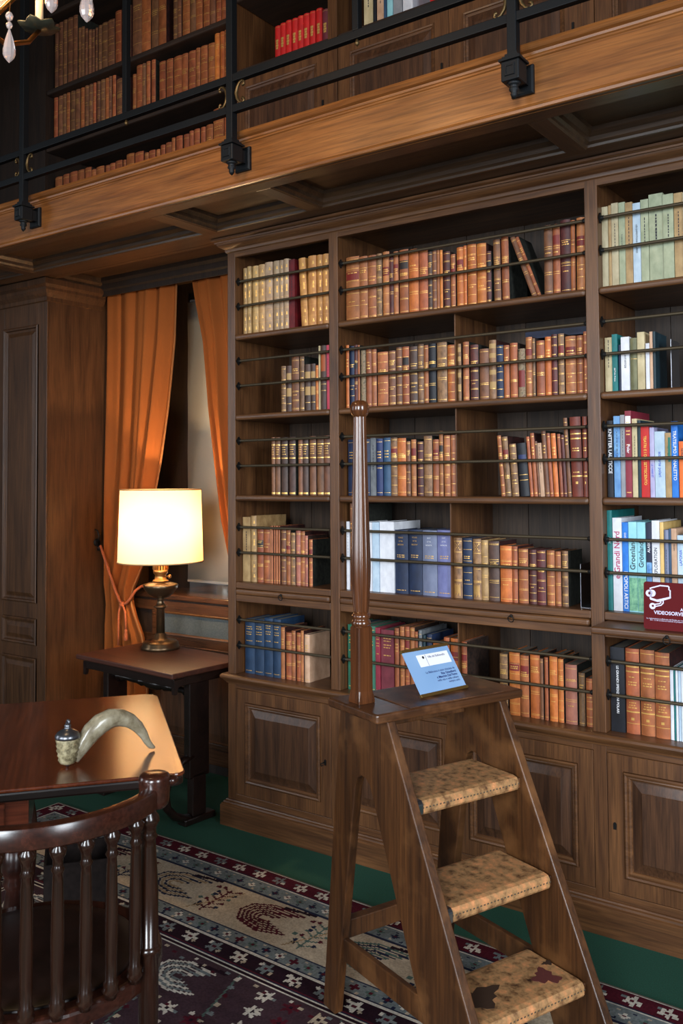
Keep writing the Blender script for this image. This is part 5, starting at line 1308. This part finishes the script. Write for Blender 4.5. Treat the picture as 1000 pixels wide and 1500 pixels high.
# pictogram measured in sign pixels: 1 px = 1.02 mm*.1
def sp_(x, y): return ((x-60)*.0001465*1.0, SHH-(y-65)*.0001475)
line([sp_(x, y) for x, y in ((205, 220), (205, 205), (420, 135), (590, 140), (610, 160), (610, 210), (635, 235), (635, 360), (640, 375), (380, 450), (340, 455), (240, 430), (205, 405))], .0042)
line([sp_(x, y) for x, y in ((200, 420), (215, 445), (360, 480), (400, 475), (640, 390))], .0036)
line([sp_(x, y) for x, y in ((435, 475), (435, 505), (400, 530), (290, 550))], .0036); line([sp_(x, y) for x, y in ((485, 460), (485, 510), (440, 560), (300, 600))], .0036)
def ring(cx, cy, r1, nm='pictogram_disc', hole=False, mt=None, off=.0045):
    c = sp_(cx, cy); rad = r1*.000147
    MB().add([sf(c[0]+rad*math.cos(k*math.pi/12), c[1]+rad*math.sin(k*math.pi/12), off) for k in range(24)], [tuple(range(24))]).build(nm, mt or lilac, sg_)
ring(180, 315, 75); ring(245, 310, 78); ring(186, 315, 28, 'pictogram_lens', mt=smat, off=.0048); ring(255, 590, 70); ring(262, 585, 24, 'pictogram_pivot', mt=smat, off=.0048)
def stx(sv, x, y, size, bold=0, align='LEFT'):
    c = sp_(x, y); text_part('lettering', sv, lambda u, v: sf(c[0]+u*size, c[1]+v*size, .0045), lilac, sg_, align, bold)
stx('VIDEOSORVEGLIANZA', 285, 725, .0158, .022)
stx('AREA SOTTOPOSTA A', 850, 630, .0125, .02)
stx("La registrazione è effettuata dal Fondo per motivi di sicurezza e tutela del bene", 120, 858, .0062)
stx("Art. 13 del Codice in materia di protezione dei dati personali", 200, 893, .0062)

# ------------------------------------------------------------ rug
RX0, RX1, RY0 = -.84, 2.9, -.285
cell = .006; nx = int((RX1-RX0)/cell); ny = int(2.5/cell)
S, D = np.meshgrid((np.arange(nx)+.5)*cell, (np.arange(ny)+.5)*cell)
rs = np.random.RandomState(3)
def C(r, g, b): return np.array(lin((r, g, b))[:3])
cream, tan_, blue, mar, dk, navy, whi, grn, pur = C(168, 152, 130), C(142, 118, 88), C(104, 110, 110), C(72, 18, 30), C(34, 16, 26), C(30, 34, 54), C(190, 182, 168), C(74, 92, 84), C(60, 42, 48)
img = np.zeros((ny, nx, 3)); img[:] = pur
E_ = np.minimum(np.minimum(D, S), np.minimum(nx*cell-S, ny*cell-D))
horiz = (D <= S) | (D <= nx*cell-S)
ALONG = np.where(D <= S, S, D)
def put(mask, c): img[mask] = c
put(E_ < .61, whi); put(E_ < .605, dk); put(E_ < .597, whi); put(E_ < .588, navy); put(E_ < .58, mar)
put((E_ < .575), dk); put(E_ < .503, whi); put(E_ < .495, navy); put(E_ < .488, blue); put(E_ < .425, navy); put(E_ < .418, cream); put(E_ < .172, navy); put(E_ < .165, blue); put(E_ < .09, whi); put(E_ < .082, navy); put(E_ < .076, mar); put(E_ < .008, whi)
def blobs(E0, step, rad, cols, petals=0, jit=0.0):
    n = int(max(nx, ny)*cell/step)
    for k in range(n):
        a = (k+.5)*step; c = cols[k % len(cols)]; e0 = E0+jit*(1 if k % 2 else -1)
        du, dv = ALONG-a, E_-e0; rr_ = np.hypot(du, dv); th = np.arctan2(dv, du)
        rd = rad*(1+.35*np.cos(petals*th)) if petals else rad
        img[(rr_ < rd) & (E_ < .62)] = c
        if petals: img[(rr_ < rad*.35)] = mar
blobs(.042, .105, .022, [whi, blue, whi], 5); 
blobs(.042, .105/2, .008, [blue, whi], 0, .012)
blobs(.130, .060, .013, [navy, whi, grn], 4); blobs(.152, .045, .006, [cream, navy]); blobs(.105, .045, .006, [navy, cream])
blobs(.456, .060, .013, [navy, whi, mar, grn], 4); blobs(.480, .045, .006, [cream, navy]); blobs(.435, .045, .006, [navy, cream])
blobs(.540, .115, .024, [whi, blue], 5); blobs(.540, .115/2, .008, [whi, cream], 0, .014)
def seg(p, q, wd, c, lim=None):
    x0_, y0_ = p; x1_, y1_ = q; L2 = (x1_-x0_)**2+(y1_-y0_)**2
    t = np.clip(((S-x0_)*(x1_-x0_)+(D-y0_)*(y1_-y0_))/L2, 0, 1); d = np.hypot(S-x0_-t*(x1_-x0_), D-y0_-t*(y1_-y0_))
    ser = wd*(1+.12*np.sign(np.sin(t*math.sqrt(L2)/.012*math.pi)))
    m_ = d < ser/2
    if lim is not None: m_ &= lim
    img[m_] = c
band = (E_ > .175) & (E_ < .415)
def boteh(cx, cy, sc, cols, lim, flip=1):
    base = [(.115, -.085), (-.02, -.095), (-.10, -.055), (-.115, .0), (-.075, .06), (.03, .085), (.135, .05)]
    for k in range(6):
        f = sc*(1-.155*k); P = [(cx+flip*x*f, cy+y*f) for x, y in base]; c = cols[k % len(cols)]
        for a, b in zip(P[:-1], P[1:]): seg(a, b, .0095, c, lim)
    seg((cx+flip*.02*sc, cy-.10*sc), (cx+flip*.14*sc, cy-.115*sc), .016, dk, lim)
def tree(cx, cy, h, c, lim):
    seg((cx, cy-h/2), (cx, cy+h/2), .008, c, lim)
    for k in range(5):
        y = cy-h/2+h*(k+.5)/5
        for sg in (-1, 1): seg((cx, y), (cx+sg*.035, y-.02), .007, c, lim); img[(np.hypot(S-cx-sg*.04, D-y+.024) < .009) & lim] = [mar, navy, grn][k % 3]
xx = .18; kk = 0
while xx < nx*cell:
    cols = [[navy, grn], [mar, dk], [navy, tan_], [mar, mar], [grn, navy]][kk % 5]
    boteh(xx, .295, 1.0, cols, band, 1); tree(xx+.225, .30, .17, [grn, navy, mar][kk % 3], band)
    for q in range(4): img[(np.hypot(S-xx-.16-.03*(q % 2), D-.215-.05*q) < .010) & band] = [mar, navy, grn, dk][q]
    seg((xx+.17, .40), (xx+.28, .20), .007, tan_, band)
    xx += .46; kk += 1
yy = .78; kk = 0
while yy < ny*cell-.3: boteh(.295, yy, 1.0, [[navy, grn], [mar, dk]][kk % 2], band & (S < .415)); yy += .42; kk += 1
field = E_ > .615
for r_ in range(8):
    for c_ in range(9):
        cx = .78+c_*.40+(.20 if r_ % 2 else 0); cy = .735+r_*.215
        if (r_+c_) % 2 == 0: boteh(cx, cy, .85, [whi, grn] if c_ % 2 else [whi, blue], field, -1 if r_ % 2 else 1)
        else:
            for q in range(9):
                fx, fy = cx-.10+.1*(q % 3)+.02*(q//3), cy-.08+.08*(q//3); rr_ = np.hypot(S-fx, D-fy); th = np.arctan2(D-fy, S-fx)
                img[(rr_ < .024*(1+.35*np.cos(6*th))) & field] = [whi, mar, cream][q % 3]; img[(rr_ < .007) & field] = dk
        seg((cx+.16, cy-.12), (cx+.22, cy+.12), .006, grn, field)
        for q in range(8): img[(np.hypot(S-cx+.16-.047*q, D-cy+.105-.012*(q % 3)) < .008) & field] = [cream, mar, blue, whi][q % 4]
        for q in range(5): img[(np.hypot(S-cx-.17-.014*q, D-cy+.1-.045*q) < .010) & field] = [whi, blue, mar, cream, blue][q]
img *= (0.82+.36*rs.rand(ny, nx, 1)); img *= (1+.10*np.sin(D*90)[..., None]*np.sin(S*13)[..., None])
vx = RX0+np.arange(nx+1)*cell; vy = RY0-np.arange(ny+1)*cell
VX, VY = np.meshgrid(vx, vy); VYs = VY-.022*(VX-0.0)*(VX > 0)+.004*np.sin(VX*4.1)
VZ = .0075+.0008*np.sin(VX*9)*np.sin(VY*7)
co = np.stack([VX, VYs, VZ], -1).reshape(-1, 3)
idx = np.arange((ny+1)*(nx+1)).reshape(ny+1, nx+1)
fa = np.stack([idx[:-1, :-1], idx[1:, :-1], idx[1:, 1:], idx[:-1, 1:]], -1).reshape(-1, 4)
me = bpy.data.meshes.new('rug'); me.vertices.add(len(co)); me.vertices.foreach_set('co', co.ravel().astype(np.float32))
me.loops.add(fa.size); me.loops.foreach_set('vertex_index', fa.ravel().astype(np.int32)); me.polygons.add(len(fa))
me.polygons.foreach_set('loop_start', (np.arange(len(fa))*4).astype(np.int32)); me.polygons.foreach_set('loop_total', np.full(len(fa), 4, np.int32)); me.update(calc_edges=True)
at = me.attributes.new('pile', 'FLOAT_COLOR', 'FACE'); at.data.foreach_set('color', np.concatenate([np.clip(img, 0, 1), np.ones((ny, nx, 1))], -1).ravel().astype(np.float32))
rugm, n_, b_ = nt('rug_pile'); a_ = n_.nodes.new('ShaderNodeAttribute'); a_.attribute_name = 'pile'; L(n_, a_, 'Color', b_, 'Base Color'); b_.inputs['Roughness'].default_value = .95; b_.inputs['Specular IOR Level'].default_value = .1
nz = n_.nodes.new('ShaderNodeTexNoise'); nz.inputs['Scale'].default_value = 350; bp = n_.nodes.new('ShaderNodeBump'); bp.inputs['Strength'].default_value = .5; bp.inputs['Distance'].default_value = .003; L(n_, nz, 'Fac', bp, 'Height'); L(n_, bp, 0, b_, 'Normal')
me.materials.append(rugm); rg = empty('rug', (1.0, -1.5, 0)); tag(rg, 'worn oriental rug with cream border and dark red field', 'rug')
ro = bpy.data.objects.new('pile', me); col.objects.link(ro); ro.parent = rg; ro.matrix_parent_inverse = Matrix.Translation((-1.0, 1.5, 0))
bind = plain('rug_binding', (96, 84, 74), .95); mb = MB()
for (i0, i1) in ((0, nx), ):
    P = [tuple(co[idx[0, k]]) for k in range(0, nx+1, 8)]
    for k, p in enumerate(P): mb.v += [(p[0], p[1]+.006, 0.0003), (p[0], p[1]+.004, .008), (p[0], p[1]-.003, .0085)]
    for k in range(len(P)-1):
        for q in range(2): mb.f.append((k*3+q, k*3+3+q, k*3+4+q, k*3+1+q))
inroot(rg, mb, 'binding', bind)

# ------------------------------------------------------------ chandelier above the writing table
CH = Vector((.72, -1.78, 2.86))
cn = empty('chandelier', CH); tag(cn, 'gilt chandelier with clear crystal drops hanging above the table', 'chandelier')
giltm = plain('chandelier_gilt', (150, 100, 50), .3, .95)
crys = plain('crystal', (255, 240, 236), .06, trans=.62, coat=.5); 
MB().lathe([(.004, -.16), (.03, -.14), (.05, -.11), (.03, -.08), (.018, -.02), (.03, .05), (.05, .12), (.03, .2), (.014, .3), (.014, 1.74)], 24).build('stem', giltm, cn, smooth=True)
glow = plain('candle_bulb_glow', (255, 190, 120), .4, emit=(255, 168, 90), es=40)
wax = plain('candle_sleeve', (226, 206, 170), .6)
leaf = plain('bobeche_leaf', (74, 78, 66), .35, .5)
arms = [(Vector((.885, -1.715, 2.825)), 1)] + [(CH+Vector((.26*math.cos(a), .26*math.sin(a), -.03)), 0) for a in (1.7, 2.7, 3.7, 4.7, 5.7)]
for p, vis in arms:
    q = p-CH; m_ = Vector((q.x*.5, q.y*.5, -.10))
    ar = MB().tube([(0, 0, -.06), (q.x*.25, q.y*.25, -.11), (q.x*.55, q.y*.55, -.12), (q.x*.85, q.y*.85, -.08), (q.x, q.y, q.z)], [.009, .008, .007, .007, .006], 10).build('arm', giltm, cn, smooth=True)
    mb = MB(); n = 24; P1 = []
    for k in range(n):
        a = 2*math.pi*k/n; r_ = .052*(1+.12*math.cos(6*a)); P1.append((q.x+r_*math.cos(a), q.y+r_*math.sin(a)))
    mb.v = [(q.x, q.y, q.z)]+[(x, y, q.z+.012+.004*math.cos(6*2*math.pi*k/n)) for k, (x, y) in enumerate(P1)]; mb.f = [(0, 1+k, 1+(k+1) % n) for k in range(n)]
    mb.build('bobeche', leaf, ar, smooth=True, solid=.004)
    MB().lathe([(.011, 0), (.011, .09)], 14, (q.x, q.y, q.z+.012)).build('candle_sleeve', wax, ar, smooth=True)
    MB().lathe([(.006, .10), (.014, .118), (.016, .135), (.010, .16), (.002, .185)], 14, (q.x, q.y, q.z)).build('flame_bulb', glow, ar, smooth=True)
def drop(x, y, z, sc=1.0):
    d_ = MB().lathe([(.001, .0), (.005, .004), (.012, .012), (.0155, .022), (.0155, .034), (.012, .052), (.008, .068), (.004, .080), (.0025, .086)], 10, a0=.3)
    o = d_.build('crystal_drop', crys, cn, loc=(x-CH.x, y-CH.y, z-CH.z)); o.scale = (sc,)*3
    MB().lathe([(.001, .086), (.006, .090), (.0085, .096), (.006, .103), (.001, .107)], 10).build('crystal_bead', crys, o, smooth=True)
    MB().lathe([(.001, .107), (.0075, .112), (.0105, .120), (.0075, .128), (.001, .133)], 10).build('crystal_bead', crys, o, smooth=True)
    MB().tube([(0, 0, .13), (.004, 0, .16), (0, 0, .19)], .0015, 6).build('wire_link', giltm, o)
drop(.851, -1.730, 2.613); drop(.942, -1.671, 2.738); drop(1.014, -1.618, 2.714, 1.15)
ringp = [(1.04-CH.x, -1.60-CH.y, 2.92-CH.z), (.96-CH.x, -1.66-CH.y, 2.935-CH.z), (.86-CH.x, -1.72-CH.y, 2.915-CH.z), (.78-CH.x, -1.76-CH.y, 2.90-CH.z), (0, 0, .06)]
MB().tube(ringp, [.004, .005, .006, .007, .008], 8).build('branch', giltm, cn, smooth=True)
for k in range(5):
    a = k*2*math.pi/5+2.2; drop(CH.x+.27*math.cos(a), CH.y+.27*math.sin(a), CH.z+.06)
for k, (x, y, z) in enumerate(((.80, -1.76, 3.02), (.55, -1.75, 3.05), (.70, -1.95, 3.05))):
    l = bpy.data.lights.new('chandelier_candle_light', 'POINT'); l.energy = 9; l.color = (1.0, .66, .34); l.shadow_soft_size = .03
    o = bpy.data.objects.new('chandelier_candle_light', l); col.objects.link(o); o.parent = cn; o.location = (x-CH.x, y-CH.y, z-CH.z)
